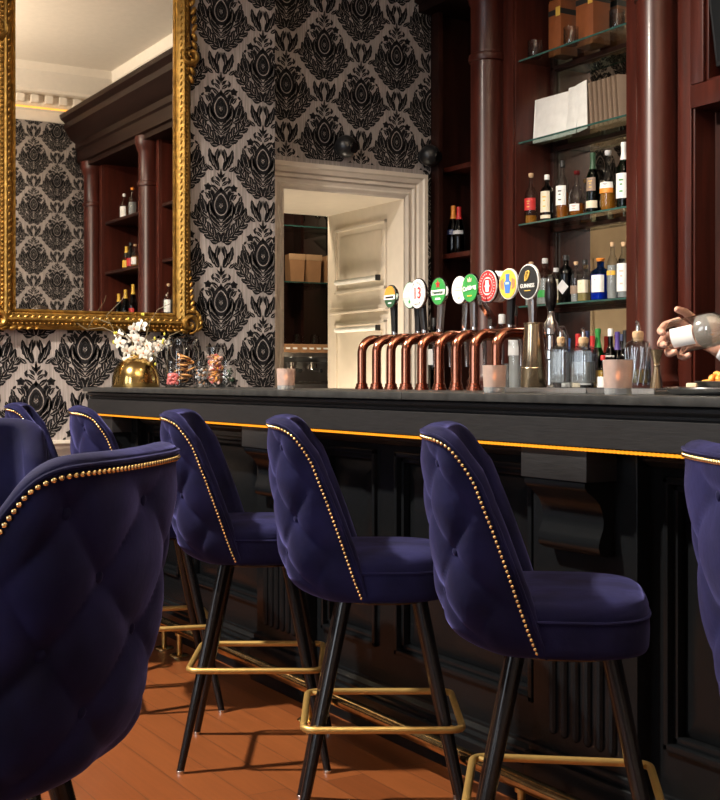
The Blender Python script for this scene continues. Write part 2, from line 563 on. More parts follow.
def damask_motif():
    P = []
    half = []
    # central teardrop with pale outlines
    P.append([p[0] for p in ring2(29, 44, 1, 1)])
    VEINS.extend(ring2(15, 26, 17.5, 29))
    VEINS.append([(-1.2, -16), (1.2, -16), (1.2, 12), (-1.2, 12)])
    VEINS.append([(1, -12), (9, 0), (8, 3), (1, -8)])
    VEINS.append([(1, -2), (7, 9), (6, 12), (1, 3)])
    P += ring2(33, 49, 47, 68)
    P.append([(0, 64), (9, 78), (0, 96), (-9, 78)])
    L = half.append
    # black mass curling round the teardrop
    L(leaf(16, -66, 28, 92, 38, 90))
    L(leaf(44, -56, 66, 84, 28, 45))
    L(leaf(44, 18, 104, 58, 26, -80))
    L(leaf(14, 66, 62, 44, 20, -60))
    L(leaf(58, 28, 84, 42, 20, -70))
    L(leaf(30, 52, 40, 34, 18, 60))
    # crown
    L(leaf(6, 96, 52, 44, 17, -30))
    L(leaf(5, 116, 60, 38, 14, -30))
    L(leaf(3, 134, 66, 34, 11, -20))
    L(leaf(18, 86, 12, 34, 14, 40))
    L([(x * .5, y) for x, y in leaf(0, 124, 90, 60, 24)])
    for k in range(5):
        L(leaf(62, 88, 72 * k + 20, 22, 16))
    L(leaf(36, 108, 76, 28, 13, -40))
    L(leaf(42, 122, 100, 22, 10, 20))
    L(leaf(82, 70, -58, 24, 12, 20))
    # side plumes
    L(leaf(70, -44, 84, 84, 28, -22))
    L(leaf(84, -46, 66, 78, 30, 22))
    L(leaf(94, -54, 46, 62, 26, 40))
    L(leaf(92, 18, 88, 40, 20, -30))
    L(leaf(58, -64, 14, 52, 24, 60))
    # chevrons under the medallion
    L(leaf(18, -92, 34, 62, 24, 40))
    L(leaf(14, -118, 44, 56, 22, 20))
    L(leaf(0, -84, 30, 50, 20, 30))
    L(leaf(0, -106, 36, 44, 19, 25))
    L(leaf(0, -128, 42, 38, 17, 20))
    L(leaf(0, -150, 50, 32, 14, 10))
    # garland that makes the ogee
    g = [(8, -180, 38), (32, -160, 43), (58, -134, 47), (84, -104, 53), (106, -72, 64)]
    for i, (x, y, t) in enumerate(g):
        s = 1.0 if 0 < i < 4 else 0.9
        L(leaf(x, y, t + 58, 56 * s, 25, -55))
        L(leaf(x + 4, y + 2, t - 50, 50 * s, 26, 55))
        L(leaf(x + 10, y + 8, t + 4, 40 * s, 20, 10))
    L(leaf(110, -62, 74, 56, 24, 22))
    L(leaf(112, -70, 36, 44, 22, 45))
    for (x0, y0, _), (x1, y1, _) in zip(g[:-1], g[1:]):
        L([(x0 + 2, y0 - 3), (x1 + 2, y1 - 3), (x1 - 2, y1 + 3), (x0 - 2, y0 + 3)])
    # paired fronds that rise above each crown
    L(leaf(8, -302, 80, 104, 14, -48))
    L(leaf(12, -304, 52, 82, 29, 46))
    L(leaf(30, -290, 66, 98, 29, 20))
    L(leaf(22, -264, 92, 70, 23, 10))
    L(leaf(38, -304, 26, 40, 20, 50))
    L(leaf(4, -198, -84, 50, 11, 20))
    for p in half:
        P.append(p)
        P.append([(-x, y) for x, y in reversed(p)])
    sc = lambda q_: [[(x / 410.0 * WW, y / 475.0 * WH) for x, y in p] for p in q_]
    vv = VEINS + [[(-x, y) for x, y in reversed(p)] for p in VEINS]
    return sc(P), sc(vv)


MOTIF, VEIN = damask_motif()


def damask(mb, a0, a1, z0, z1, fn, ox=0.0, oz=0.0, mi=1):
    """flock leaves over the rectangle; fn(a,z)->3D point just proud of the wall"""
    i0 = int(math.floor((a0 - ox) / (WW / 2))) - 1
    i1 = int(math.ceil((a1 - ox) / (WW / 2))) + 1
    for i in range(i0, i1 + 1):
        for j in range(int(math.floor((z0 - oz) / WH)) - 1, int(math.ceil((z1 - oz) / WH)) + 2):
            cx = ox + i * WW / 2
            cz = oz + j * WH + (i % 2) * WH / 2
            if cx + .5 * WW < a0 or cx - .5 * WW > a1 or cz + .65 * WH < z0 or cz - .65 * WH > z1:
                continue
            for p, lay in [(p_, 0) for p_ in MOTIF] + [(p_, 1) for p_ in VEIN]:
                xs = [cx + x for x, y in p]
                zs = [cz + y for x, y in p]
                if max(xs) <= a0 or min(xs) >= a1 or max(zs) <= z0 or min(zs) >= z1:
                    continue
                if min(xs) < a0 or max(xs) > a1 or min(zs) < z0 or max(zs) > z1:
                    xs = [min(a1, max(a0, x)) for x in xs]
                    zs = [min(z1, max(z0, z)) for z in zs]
                mb.poly([fn(x, z, lay) for x, z in zip(xs, zs)], 0 if lay else mi)


# ------------------------------------------------------------------ setting
CEIL = 4.4
YB, YR = 6.16, 6.40        # chimney-breast wall, recessed wall
XE = 4.80                  # wall behind the back bar
YREAR = -0.7
XL = -3.6
f = MB()
f.box(XL, XE, YREAR, 8.7, -0.06, 0.0)
struct(f.build('floor', M['floor'], angle=0))
c = MB()
c.box(XL, XE + .1, YREAR - .1, 8.7, CEIL, CEIL + .06)
struct(c.build('ceiling', M['ceil'], angle=0))

w = MB()
w.box(XL, 3.099, YB, YR + .05, 0, CEIL)
damask(w, -1.2, 3.099, 0.84, 3.95, lambda a, z, k=0: (a, YB - .0012 - .0005 * k, z), ox=1.774, oz=1.051)
struct(w.build('wall_end', [M['paper'], M['flock']], angle=0))

DX0, DX1, DZ = 3.25, 4.085, 2.262
w = MB()
w.box(3.1, DX0, YR, 7.3, 0, CEIL)
w.box(DX1, XE, YR, 7.3, 0, CEIL)
w.box(DX0, DX1, YR, 7.3, DZ, CEIL)
fr = lambda a, z, k=0: (a, YR - .0012 - .0005 * k, z)
damask(w, 3.105, 4.8, DZ + .18, 3.95, fr, ox=3.542, oz=3.116)
damask(w, 4.235, 4.8, 0.84, DZ + .18, fr, ox=3.542, oz=3.116)
damask(w, 3.105, 3.12, 0.84, DZ + .18, fr, ox=3.542, oz=3.116)
struct(w.build('wall_recess', [M['paper'], M['flock']], angle=0))

w = MB()
w.box(XL, XE + .1, YREAR - .1, YREAR, 0, CEIL)
damask(w, 1.9, 4.3, 0.9, 3.9, lambda a, z, k=0: (a, YREAR + .0012 + .0005 * k, z), ox=3.708, oz=2.987)
struct(w.build('wall_rear', [M['paper'], M['flock']], angle=0))

w = MB()
w.box(XE, XE + .1, YREAR, 8.7, 0, CEIL)
struct(w.build('wall_bar_side', M['mahogany_dark'], angle=0))
w = MB()
for y0, y1 in ((YREAR, .2), (1.6, 2.7), (4.1, YB)):
    w.box(XL - .1, XL, y0, y1, 0, CEIL)
for y0, y1 in ((.2, 1.6), (2.7, 4.1)):  # assumed window openings in the unseen left wall
    w.box(XL - .1, XL, y0, y1, 0, .75)
    w.box(XL - .1, XL, y0, y1, 3.3, CEIL)
struct(w.build('wall_left', M['plaster'], angle=0))
# the little room behind the door
w = MB()
w.box(2.3, XE, 8.6, 8.7, 0, CEIL)
w.box(2.2, 2.3, 7.3, 8.7, 0, CEIL)
struct(w.build('wall_back_room', M['mahogany_dark'], angle=0))
w = MB()
w.box(2.3, XE, 7.301, 8.6, 2.75, 2.8)
struct(w.build('ceiling_back_room', M['plaster'], angle=0))

# dado rail + dark panelling under the wallpaper of the end wall
t = MB()
prof = [(YB, .775), (YB - .012, .775), (YB - .02, .80), (YB - .03, .815), (YB - .03, .825), (YB - .045, .84), (YB - .045, .855), (YB, .855)]
t.extrude_x(prof, XL, 2.16)
struct(t.build('trim_1', M['cream'], angle=20))
t = MB()
t.box(XL, 2.16, YB - .014, YB, 0, .775)
for k in range(5):
    x0 = -1.9 + k * .82
    t.box(x0, x0 + .64, YB - .026, YB - .014, .2, .68, .008)
struct(t.build('trim_2', M['black_paint'], angle=30))

# cornice of the rear wall and above the back bar
t = MB()
cz = 3.86
prof = [(YREAR, cz), (YREAR + .03, cz), (YREAR + .035, cz + .10), (YREAR + .06, cz + .12), (YREAR + .06, cz + .26), (YREAR + .14, cz + .28),
        (YREAR + .14, cz + .31), (YREAR + .22, cz + .40), (YREAR + .30, cz + .46), (YREAR + .32, CEIL), (YREAR, CEIL)]
t.extrude_x(prof, XL, XE)
x = 1.4
while x < 4.3:
    t.box(x, x + .075, YREAR + .06, YREAR + .125, cz + .17, cz + .25)
    x += .15
struct(t.build('trim_3', M['ceil'], angle=20))
t = MB()
prof = [(XE, 4.0), (XE - .04, 4.0), (XE - .06, 4.1), (XE - .2, 4.12), (XE - .22, 4.2), (XE - .34, 4.3), (XE - .36, CEIL), (XE, CEIL)]
t.extrude_y(prof, YREAR, YR)
y = -.3
while y < 6.3:
    t.box(XE - .2, XE - .05, y, y + .08, 4.03, 4.115)
    y += .17
struct(t.build('trim_4', M['ceil'], angle=20))
t = MB()
t.box(XL, XE, YREAR + .065, YREAR + .08, cz + .118, cz + .135)
struct(t.build('trim_5', M['cove'], angle=0))

# door: moulded architrave, panelled reveal
d = MB()
steps = [(0, .030), (.018, .040), (.030, .030), (.050, .030), (.058, .044), (.078, .036), (.086, .050), (.110, .056), (.118, .066), (.142, .066)]


def architrave(mb):
    # profile (offset from opening, thickness) swept round the opening with mitres
    prof = [(0, 0)] + steps + [(.142, 0)]
    path = []
    for o_, th in prof:
        path.append([(DX0 - o_, YR - th, 0), (DX0 - o_, YR - th, DZ + o_), (DX1 + o_, YR - th, DZ + o_), (DX1 + o_, YR - th, 0)])
    n = len(prof)
    V = [[mb.b.verts.new(p) for p in r] for r in path]
    for a, b in zip(V[:-1], V[1:]):
        for i in range(3):
            mb.b.faces.new((a[i], a[i + 1], b[i + 1], b[i]))


architrave(d)
# jamb linings and head lining
d.box(DX0 - .001, DX0 + .012, YR - .03, 7.31, 0, DZ)
d.box(DX1 - .012, DX1 + .001, YR - .03, 7.31, 0, DZ)
d.box(DX0, DX1, YR - .03, 7.31, DZ - .012, DZ + .001)
door = d.build('door_1', M['cream'], angle=18)
struct(door)


def panel_on_jamb(name, y0, y1, z0, z1):
    p = MB()
    X = DX1 - .012
    for (a0, a1, b0, b1) in ((y0, y0 + .022, z0, z1), (y1 - .022, y1, z0, z1), (y0, y1, z0, z0 + .022), (y0, y1, z1 - .022, z1)):
        p.box(X - .013, X + .001, a0, a1, b0, b1, .005)
    p.box(X - .004, X + .001, y0 + .06, y1 - .06, z0 + .06, z1 - .06, .0018)
    return p.build(name, M['cream'], door)


panel_on_jamb('upper_panel', 6.56, 7.2, 1.72, 2.15)
panel_on_jamb('lower_panel', 6.56, 7.2, 0.85, 1.53)
p = MB()
X = DX1 - .012
p.box(X - .04, X, 6.53, 7.24, 1.585, 1.60, .004)
p.box(X - .022, X, 6.53, 7.24, 1.60, 1.625, .004)
p.build('ledge', M['cream'], door)
for zc in (1.79, 1.48):
    p = MB()
    p.tube([(X - .045, 6.60, zc), (X - .045, 7.12, zc)], .017, 14)
    for y in (6.66, 7.06):
        p.cone((X - .045, y, zc), (X, y, zc), .009, .009, 8)
    p.box(X - .062, X - .03, 6.585, 6.6, zc - .018, zc + .018, .003, mi=1)
    o = p.build('rail', [M['white'], M['black_plastic']], door)
# pinned green notice on the left lining, seen in the bar mirror
p = MB()
p.box(DX0 + .012, DX0 + .03, 6.78, 7.26, 1.25, 2.02, .004)
p.box(DX0 + .030, DX0 + .033, 6.82, 7.22, 1.29, 1.97, 0, mi=1)
p.build('green_notice', [M['cream'], M['signgreen']], door)

# black wall globes
for x_, lab in ((3.645, 'round black wall fitting above the middle of the cream door frame'), (4.235, 'round black wall fitting above the right corner of the cream door frame')):
    g = empty('wall_speaker', (x_, YR, 2.52), 0, lab, 'speaker', 'round black wall fittings')
    q = MB()
    q.ball((0, -.075, 0), .066, 3)
    q.build('shell', M['black_plastic'], g)
    q = MB()
    q.cone((0, -.03, 0), (0, 0, 0), .03, .042, 18)
    q.build('bracket', M['black_plastic'], g)
    q = MB()
    q.lathe([(0, .0), (.03, .0), (.034, .004), (.03, .008), (.0, .006)], n=24)
    q.build('face_ring', M['leg_black'], g, loc=(.02, -.132, -.015), rot=(R(100), 0, R(15)))

# ------------------------------------------------------------------ gilt wall mirror
mx0, mx1, mz0, mz1 = 1.664, 2.488, 1.505, 3.75
FW = .098
g = empty('wall_mirror', ((mx0 + mx1) / 2, YB, mz0 - FW), 0, 'tall gilt framed mirror with beaded edge on the damask wall', 'mirror')


def gl(o):
    o.location = Vector(o.location) - Vector(g.location)
    return o


mir = MB()
mir.box(mx0 - .01, mx1 + .01, YB - .03, YB - .02, mz0 - .01, mz1 + .01)
gl(mir.build('mirror_pane', M['mirror'], g, angle=0))
fm = MB()
prof = [(0, .02), (.0, .034), (.010, .036), (.016, .03), (.022, .032), (.042, .056), (.052, .062), (.060, .058), (.064, .05), (.080, .046), (.090, .04), (FW, .03), (FW, .002)]
V = []
for o_, th in prof:
    V.append([fm.b.verts.new((X_, YB - th, Z_)) for X_, Z_ in ((mx0 - o_, mz0 - o_), (mx1 + o_, mz0 - o_), (mx1 + o_, mz1 + o_), (mx0 - o_, mz1 + o_))])
for a, b in zip(V[:-1], V[1:]):
    for i in range(4):
        j = (i + 1) % 4
        fm.b.faces.new((a[i], a[j], b[j], b[i]))
gl(fm.build('frame', M['gilt'], g, angle=25))
bd = MB()
o_ = .070
per = [(mx0 - o_, mz0 - o_, mx1 + o_, mz0 - o_), (mx1 + o_, mz0 - o_, mx1 + o_, mz1), (mx0 - o_, mz0 - o_, mx0 - o_, mz1)]
for xa, za, xb, zb in per:
    n = int(math.hypot(xb - xa, zb - za) / .0215)
    for k in range(n):
        t = (k + .5) / n
        bd.ball((xa + (xb - xa) * t, YB - .05, za + (zb - za) * t), .0078, 1, (1, 1, 1.0) if xa != xb else (1, 1, 1.25))
gl(bd.build('bead_moulding', M['gilt'], g))
lf = MB()
o_ = .038
for xa, za, xb, zb in ((mx0 - o_, mz0 - o_, mx1 + o_, mz0 - o_), (mx1 + o_, mz0 - o_, mx1 + o_, mz1), (mx0 - o_, mz0 - o_, mx0 - o_, mz1)):
    n = int(math.hypot(xb - xa, zb - za) / .034)
    for k in range(n):
        t = (k + .5) / n
        m_ = Matrix.Rotation(R(35 if xa == xb else 55), 4, 'Y')
        lf.ball((xa + (xb - xa) * t, YB - .052, za + (zb - za) * t), .017, 1, (.45, .35, 1.0), m_)
gl(lf.build('leaf_moulding', M['gilt'], g))


def scroll(cx, cz_, s, flip, turns=1.6, a0=0):
    q = MB()
    pts, rad = [], []
    N = 34
    for k in range(N):
        t = k / (N - 1)
        a = a0 + flip * turns * 2 * PI * t
        r = s * (1 - t) ** .8 + .004
        pts.append((cx + r * math.cos(a), YB - .05 - .012 * t, cz_ + r * math.sin(a)))
        rad.append(.004 + .011 * math.sin(PI * min(1, t * 1.1 + .05)))
    q.tube(pts, rad, 8)
    return q


for cx, sg in ((mx1 + FW - .012, 1), (mx0 - FW + .012, -1)):
    q = scroll(cx, mz0 - FW + .042, .046, sg, 1.5, R(-90))
    for k in range(6):
        a = R(100 - 26 * k)
        q.ball((cx + sg * .05 * math.cos(a) + sg * .012, YB - .048, mz0 - FW + .05 + .06 * math.sin(a)), .026, 2, (.4, .5, 1.0), Matrix.Rotation(-sg * (a - R(20)), 4, 'Y'))
    for k in range(7):
        q.ball((cx + sg * (.022 - .003 * k), YB - .042, mz0 + .02 + .033 * k), .024 - .002 * k, 2, (.5, .5, 1.0), Matrix.Rotation(sg * R(30), 4, 'Y'))
    for k in range(5):
        q.ball((cx - sg * (.03 + .04 * k), YB - .046, mz0 - FW + .004), .026 - .003 * k, 2, (1.0, .5, .5), Matrix.Rotation(sg * R(20), 4, 'Y'))
    gl(q.build('corner_ornament', M['gilt'], g))
    q = scroll(cx + sg * .006, 2.86, .05, sg, 1.4, R(90))
    for k in range(11):
        q.ball((cx + sg * (.012 + .018 * math.sin(PI * k / 10)), YB - .042, 2.74 + .045 * k), .028, 2, (.5, .5, 1.0), Matrix.Rotation(sg * R(25 * (1 if k > 5 else -1)), 4, 'Y'))
    gl(q.build('side_ornament', M['gilt'], g))

# ------------------------------------------------------------------ bar counter
BX = 2.16       # panel plane
BY0, BY1 = -0.62, 6.03
bar = empty('bar_counter', (2.3, 2.7, 0), 0, 'long black panelled bar counter with corbels and amber rope light', 'bar counter')


def bl(o):
    o.location = Vector(o.location) - Vector(bar.location)
    return o


q = MB()
q.box(BX + .03, 2.62, BY0, BY1 - .14, 0.0, 1.0)
bl(q.build('carcass', M['black_paint'], bar, angle=0))
# frieze + mouldings under the stone
q = MB()
prof = [(2.62, .995), (1.995, .995), (1.995, 1.062), (2.005, 1.062), (2.012, 1.068), (2.012, 1.074), (1.992, 1.084), (1.992, 1.092), (1.998, 1.0975), (2.62, 1.0975)]
q.extrude_y(prof, BY0, BY1)
q.box(BX, 2.6, BY0, BY1 - .1, .94, .996, .004)
q.extrude_y([(BX + .01, .94), (BX - .028, .96), (BX - .028, .965), (BX - .05, .985), (BX - .05, .996), (BX + .01, .996)], BY0, BY1 - .1)
bl(q.build('frieze', M['black_wood'], bar, angle=25))
# rails/stiles grid
PIL = [0.76, 2.46, 4.16, 5.86]
panels = []
for a, b in zip(PIL[:-1], PIL[1:]):
    panels.append((a + .25, a + .96))
    panels.append((a + 1.08, b - .25))
panels.insert(0, (-.5, .52))
zp0, zp1 = .27, .925
q = MB()
q.box(BX, BX + .03, BY0, BY1 - .14, zp1, .945)
q.box(BX, BX + .03, BY0, BY1 - .14, .10, zp0)
ycur = BY0
for a, b in sorted(panels) + [(BY1 - .14, None)]:
    q.box(BX, BX + .03, ycur, a, zp0, zp1)
    ycur = b
bl(q.build('rails_and_stiles', M['black_paint'], bar, angle=0))
for a, b in panels:
    q = MB()
    # bolection moulding
    for k, (o_, x_) in enumerate(((0, BX - .012), (.018, BX + .004))):
        q.box(x_, BX + .03, a + o_, a + o_ + .018, zp0 + o_, zp1 - o_, .004)
        q.box(x_, BX + .03, b - o_ - .018, b - o_, zp0 + o_, zp1 - o_, .004)
        q.box(x_, BX + .03, a + o_, b - o_, zp1 - o_ - .018, zp1 - o_, .004)
        q.box(x_, BX + .03, a + o_, b - o_, zp0 + o_, zp0 + o_ + .018, .004)
    # raised field with sloping margins
    i0, i1 = .037, .105
    r0 = [(BX + .028, a + i0, zp0 + i0), (BX + .028, b - i0, zp0 + i0), (BX + .028, b - i0, zp1 - i0), (BX + .028, a + i0, zp1 - i0)]
    r1 = [(BX + .006, a + i1, zp0 + i1), (BX + .006, b - i1, zp0 + i1), (BX + .006, b - i1, zp1 - i1), (BX + .006, a + i1, zp1 - i1)]
    q.rings([r0, r1], cap0=False)
    bl(q.build('panel', M['black_paint'], bar, angle=20))
q = MB()
prof = [(BX + .03, 0), (BX - .04, 0), (BX - .04, .105), (BX - .034, .112), (BX - .028, .113), (BX - .03, .125), (BX - .018, .132), (BX - .018, .14), (BX - .006, .152), (BX - .006, .16), (BX + .03, .17)]
q.extrude_y(prof, BY0, BY1 - .14)
bl(q.build('plinth', M['black_paint'], bar, angle=18))
for yc in PIL:
    q = MB()
    X0 = BX - .045
    q.box(X0, BX + .01, yc - .2, yc + .2, .0, .985, .004)
    q.box(X0 - .022, BX, yc - .215, yc + .215, 0, .16, .006)
    q.box(X0 - .012, BX, yc - .208, yc + .208, .16, .185, .008)
    for k in range(6):
        y = yc - .115 + .046 * k
        q.tube([(X0, y, .235), (X0, y, .60)], .0135, 10)
        q.ball((X0, y, .235), .0135, 1)
        q.ball((X0, y, .60), .0135, 1)
    bl(q.build('pilaster', M['black_paint'], bar, angle=30))
    q = MB()
    xs = X0
    cor = [(xs + .003, .72), (xs - .026, .718), (xs - .045, .728), (xs - .05, .745), (xs - .045, .765), (xs - .036, .785), (xs - .033, .805), (xs - .037, .828), (xs - .047, .85),
           (xs - .066, .868), (xs - .084, .88), (xs - .094, .892), (xs - .094, .906), (xs + .003, .906)]
    q.extrude_y(cor, yc - .118, yc + .118)
    bl(q.build('corbel', M['black_paint'], bar, angle=50))
    q = MB()
    q.box(xs - .098, xs + .003, yc - .128, yc + .128, .906, .994, .003)
    bl(q.build('corbel_block', M['black_wood'], bar, angle=30))
# rope light: beads on a thin line
q = MB()
n = int((BY1 - BY0 - .04) / .0145)
pts, rad = [], []
for k in range(n * 2 + 1):
    pts.append((2.006, BY0 + .02 + k * .00725, .9875))
    rad.append(.0045 if k % 2 else .0032)
q.tube(pts, rad, 8)
bl(q.build('rope_light', M['rope'], bar))

q = MB()
q.box(1.975, 2.70, BY0, 3.0985, 1.0985, 1.12, .003)
q.box(1.975, 2.70, 3.1005, BY1 + .02, 1.0985, 1.12, .003)
tag(q.build('countertop', M['stone'], angle=30), 'dark grey stone worktop running along the top of the bar', 'worktop')
CT = 1.1202

# foot rail
rail = empty('foot_rail', (2.013, 2.7, 0), 0, 'long polished brass foot rail on short posts before the bar', 'foot rail')
q = MB()
q.tube([(0, -3.2, .112), (0, 2.62, .112)], .0215, 18)
q.ball((0, 2.62, .112), .025, 2)
q.build('rail', M['old_brass'], rail)


def on_x(px, X):
    k = (px - 360) / 1250
    return X * (math.cos(R(30.6)) - math.sin(R(30.6)) * k) / (math.sin(R(30.6)) + math.cos(R(30.6)) * k)


for y in (5.06, 4.89, 3.74, 2.58, 1.4, .2):
    q = MB()
    q.lathe([(.011, .006), (.011, .098)], n=14)
    q.lathe([(.018, .088), (.018, .1)], n=14)
    po = q.build('post', M['brass'], rail, loc=(0, y - 2.7, 0))
    q = MB()
    q.lathe([(.0, .0), (.042, .0), (.042, .004), (.036, .008), (.014, .01)], n=24)
    q.build('flange', M['old_brass'], po)

# ------------------------------------------------------------------ bar stools
XB = [(.575, -.12), (.592, -.175), (.602, -.205), (.62, -.230), (.65, -.250), (.70, -.265), (.78, -.276), (.90, -.290), (1.02, -.298), (1.07, -.300)]
XF = [(.575, -.03), (.75, -.092), (.85, -.130), (.94, -.168), (1.0, -.196), (1.07, -.222)]
RY = [(.56, .17), (.58, .195), (.61, .213), (.66, .222), (.75, .230), (.9, .236), (1.07, .232)]
ZB = .592


def ztop(s):
    s = min(1, abs(s))
    return .945 + .102 * max(0.0, 1 - s ** 7.0) ** .5


def shell_pt(s, v, inset=0.0, thick=0.0):
    zt = ztop(s)
    z = ZB + v * (zt - ZB)
    xb = lerp(XB, z) + thick
    xf = lerp(XF, z) - inset
    ry = lerp(RY, z) - thick
    th = abs(s) * PI / 2
    e = 2 / 2.5
    y = ry * math.sin(th) ** e * (1 if s >= 0 else -1)
    x = xb + (xf - xb) * (1 - max(0.0, math.cos(th)) ** e)
    return Vector((x, y, z))


def shell_nrm(s, v):
    e = 0.01
    a = shell_pt(max(-1, s - e), v)
    b = shell_pt(min(1, s + e), v)
    c_ = shell_pt(s, max(0, v - e))
    d_ = shell_pt(s, min(1, v + e))
    n_ = (d_ - c_).cross(b - a)
    n_.normalize()
    mid = shell_pt(s, v) - Vector((0, 0, .8))
    if n_.x * (-1) + n_.y * (1 if s > 0 else -1) * .6 < 0:
        n_ = -n_
    return n_


TUFT_A, TUFT_Z = .088, .092


def tuft(s, v):
    p = shell_pt(s, v)
    a = s * 1.32 * .232
    pp = a / TUFT_A
    qq = (p.z - .80) / TUFT_Z
    u, w_ = (pp + qq) / 2, (pp - qq) / 2
    pill = (abs(math.sin(PI * u)) * abs(math.sin(PI * w_))) ** .45
    du, dw = u - round(u), w_ - round(w_)
    pit = math.exp(-(du * du + dw * dw) * 45)
    edge = smooth(1.0, .72, abs(s)) * smooth(1.0, .86, v) * smooth(.0, .12, v)
    return .0135 * (edge * (pill - .35 * pit) + (1 - edge) * .45)


def build_stool():
    root = empty('bar_stool')
    NU, NV = 88, 56
    q = MB()
    S = [-1 + 2 * i / NU for i in range(NU + 1)]
    Vv = [j / NV for j in range(NV + 1)]
    out = [[shell_pt(s, v) + shell_nrm(s, v) * tuft(s, v) for s in S] for v in Vv]
    T = .052
    inn = [[shell_pt(s * .98, v * .985 , 0.0, T) for s in S] for v in Vv]
    vo = [[q.b.verts.new(p) for p in r] for r in out]
    vi = [[q.b.verts.new(p) for p in r] for r in inn]
    for j in range(NV):
        for i in range(NU):
            q.b.faces.new((vo[j][i], vo[j][i + 1], vo[j + 1][i + 1], vo[j + 1][i]))
            q.b.faces.new((vi[j][i], vi[j + 1][i], vi[j + 1][i + 1], vi[j][i + 1]))
    # rolled rim along side - top - side
    bo = [(j, 0) for j in range(NV + 1)] + [(NV, i) for i in range(1, NU)] + [(j, NU) for j in range(NV, -1, -1)]
    P = [out[j][i] for j, i in bo]
    Q = [inn[j][i] for j, i in bo]
    n = len(bo)
    mids = []
    ctr = Vector((-.2, 0, .75))
    for k in range(n):
        tg = (P[min(k + 1, n - 1)] - P[max(k - 1, 0)]).normalized()
        ax = Q[k] - P[k]
        ow = tg.cross(ax).normalized()
        side = Vector((.6, 0, 0)) if k == 0 else prev_ow
        if ow.dot(side) < 0:
            ow = -ow
        prev_ow = ow
        r = ax.length / 2
        m = (P[k] + Q[k]) / 2
        row = []
        for h in range(1, 7):
            a = PI * h / 7
            row.append(m - ax.normalized() * r * math.cos(a) + ow * r * .55 * math.sin(a))
        mids.append(row)
    rows = [[vo[j][i] for j, i in bo]] + [[q.b.verts.new(mids[k][h]) for k in range(n)] for h in range(6)] + [[vi[j][i] for j, i in bo]]
    for a, b in zip(rows[:-1], rows[1:]):
        for k in range(n - 1):
            q.b.faces.new((a[k], a[k + 1], b[k + 1], b[k]))
    for i in range(NU):
        q.b.faces.new((vo[0][i], vi[0][i], vi[0][i + 1], vo[0][i + 1]))
    back = q.build('backrest', M['velvet'], root, angle=80)
    q = MB()
    q.tube([p + (p - c_) .normalized() * .001 for p, c_ in zip(P, Q)], .0036, 8)
    q.build('piping', M['velvet'], back)
    # nailhead trim: runs up one wing, over the top, down the other
    path = []
    sn, vn = .968, .978
    for k in range(60):
        path.append((-sn, .012 + (.88 - .012) * k / 59))
    for k in range(1, 40):
        a = PI - (PI / 2) * k / 40
        path.append((-sn + .11 + .11 * math.cos(a), .88 + (vn - .88) * math.sin(a)))
    half = path[:]
    for k in range(60):
        path.append((-sn + .11 + (2 * sn - .22) * k / 59, vn))
    path += [(-s, v) for s, v in reversed(half)]
    q = MB()
    pts = [shell_pt(s, v) + shell_nrm(s, v) * (tuft(s, v) + .001) for s, v in path]
    acc, step, nxt = 0, .0106, 0
    for a, b in zip(pts[:-1], pts[1:]):
        L = (b - a).length
        while nxt <= acc + L and L > 0:
            q.ball(a + (b - a) * ((nxt - acc) / L), .0045, 2)
            nxt += step
        acc += L
    q.build('nailhead_trim', M['nail'], back)
    # buttons in the tufting
    for u in range(-5, 6):
        for w_ in range(-5, 6):
            a = (u + w_) * TUFT_A
            z = .80 + (u - w_) * TUFT_Z
            s = a / (1.32 * .232)
            if abs(s) > .72:
                continue
            zt = ztop(s)
            v = (z - ZB) / (zt - ZB)
            if v < .1 or v > .88:
                continue
            q = MB()
            p = shell_pt(s, v) + shell_nrm(s, v) * (tuft(s, v) + .001)
            nn = shell_nrm(s, v)
            q.ball((0, 0, 0), .0095, 2, (1, 1, .5))
            b_ = q.build('button', M['velvet'], back)
            b_.location = p
            b_.rotation_euler = nn.to_track_quat('Z', 'Y').to_euler()
    # seat cushion

    def outline(sc, z):
        pts = []
        N = 56
        for k in range(N):
            a = 2 * PI * k / N
            ca, sa = math.cos(a), math.sin(a)
            e = 2 / 3.6
            X_ = math.copysign(abs(ca) ** e, ca)
            Y_ = math.copysign(abs(sa) ** e, sa)
            rx = .194 if X_ > 0 else .12 + .08 * smooth(.63, .68, z)
            tap = 1.0 - .06 * smooth(.3, 1.0, X_) - .10 * smooth(-.3, -1, X_)
            pts.append((-.012 + X_ * rx * sc, Y_ * .222 * tap * sc, z))
        return pts
    q = MB()
    q.rings([outline(.93, .588), outline(.975, .590), outline(.994, .598), outline(1.0, .612), outline(1.005, .635), outline(1.0, .655), outline(.994, .661),
             outline(.998, .667), outline(.99, .684), outline(.965, .697), outline(.90, .706), outline(.7, .712), outline(.4, .714), outline(.1, .714)])
    seat = q.build('seat', M['velvet'], root, angle=80)
    q = MB()
    q.tube([Vector(p) for p in outline(.999, .664)], .004, 8, closed=True)
    q.build('piping', M['velvet'], seat)
    q = MB()
    q.rings([outline(.72, .574), outline(.74, .578), outline(.74, .592)])
    q.build('under_frame', M['leg_black'], root)
    for sx in (1, -1):
        for sy in (1, -1):
            q = MB()
            top = Vector((sx * .098, sy * .118, .583))
            bot = Vector((sx * .225, sy * .213, -.0396))
            q.tube([top, top * .5 + bot * .5, bot], [.0195, .0165, .0115], 16)
            lg = q.build('leg', M['leg_black'], root)
            q = MB()
            q.lathe([(.0125, 0), (.0125, .009), (.009, .012)], bot.x, bot.y, -.0478, 14)
            q.build('foot_glide', M['chrome'], lg)
    q = MB()
    pts = []
    hx, hy, cr, zr = .205, .200, .035, .262
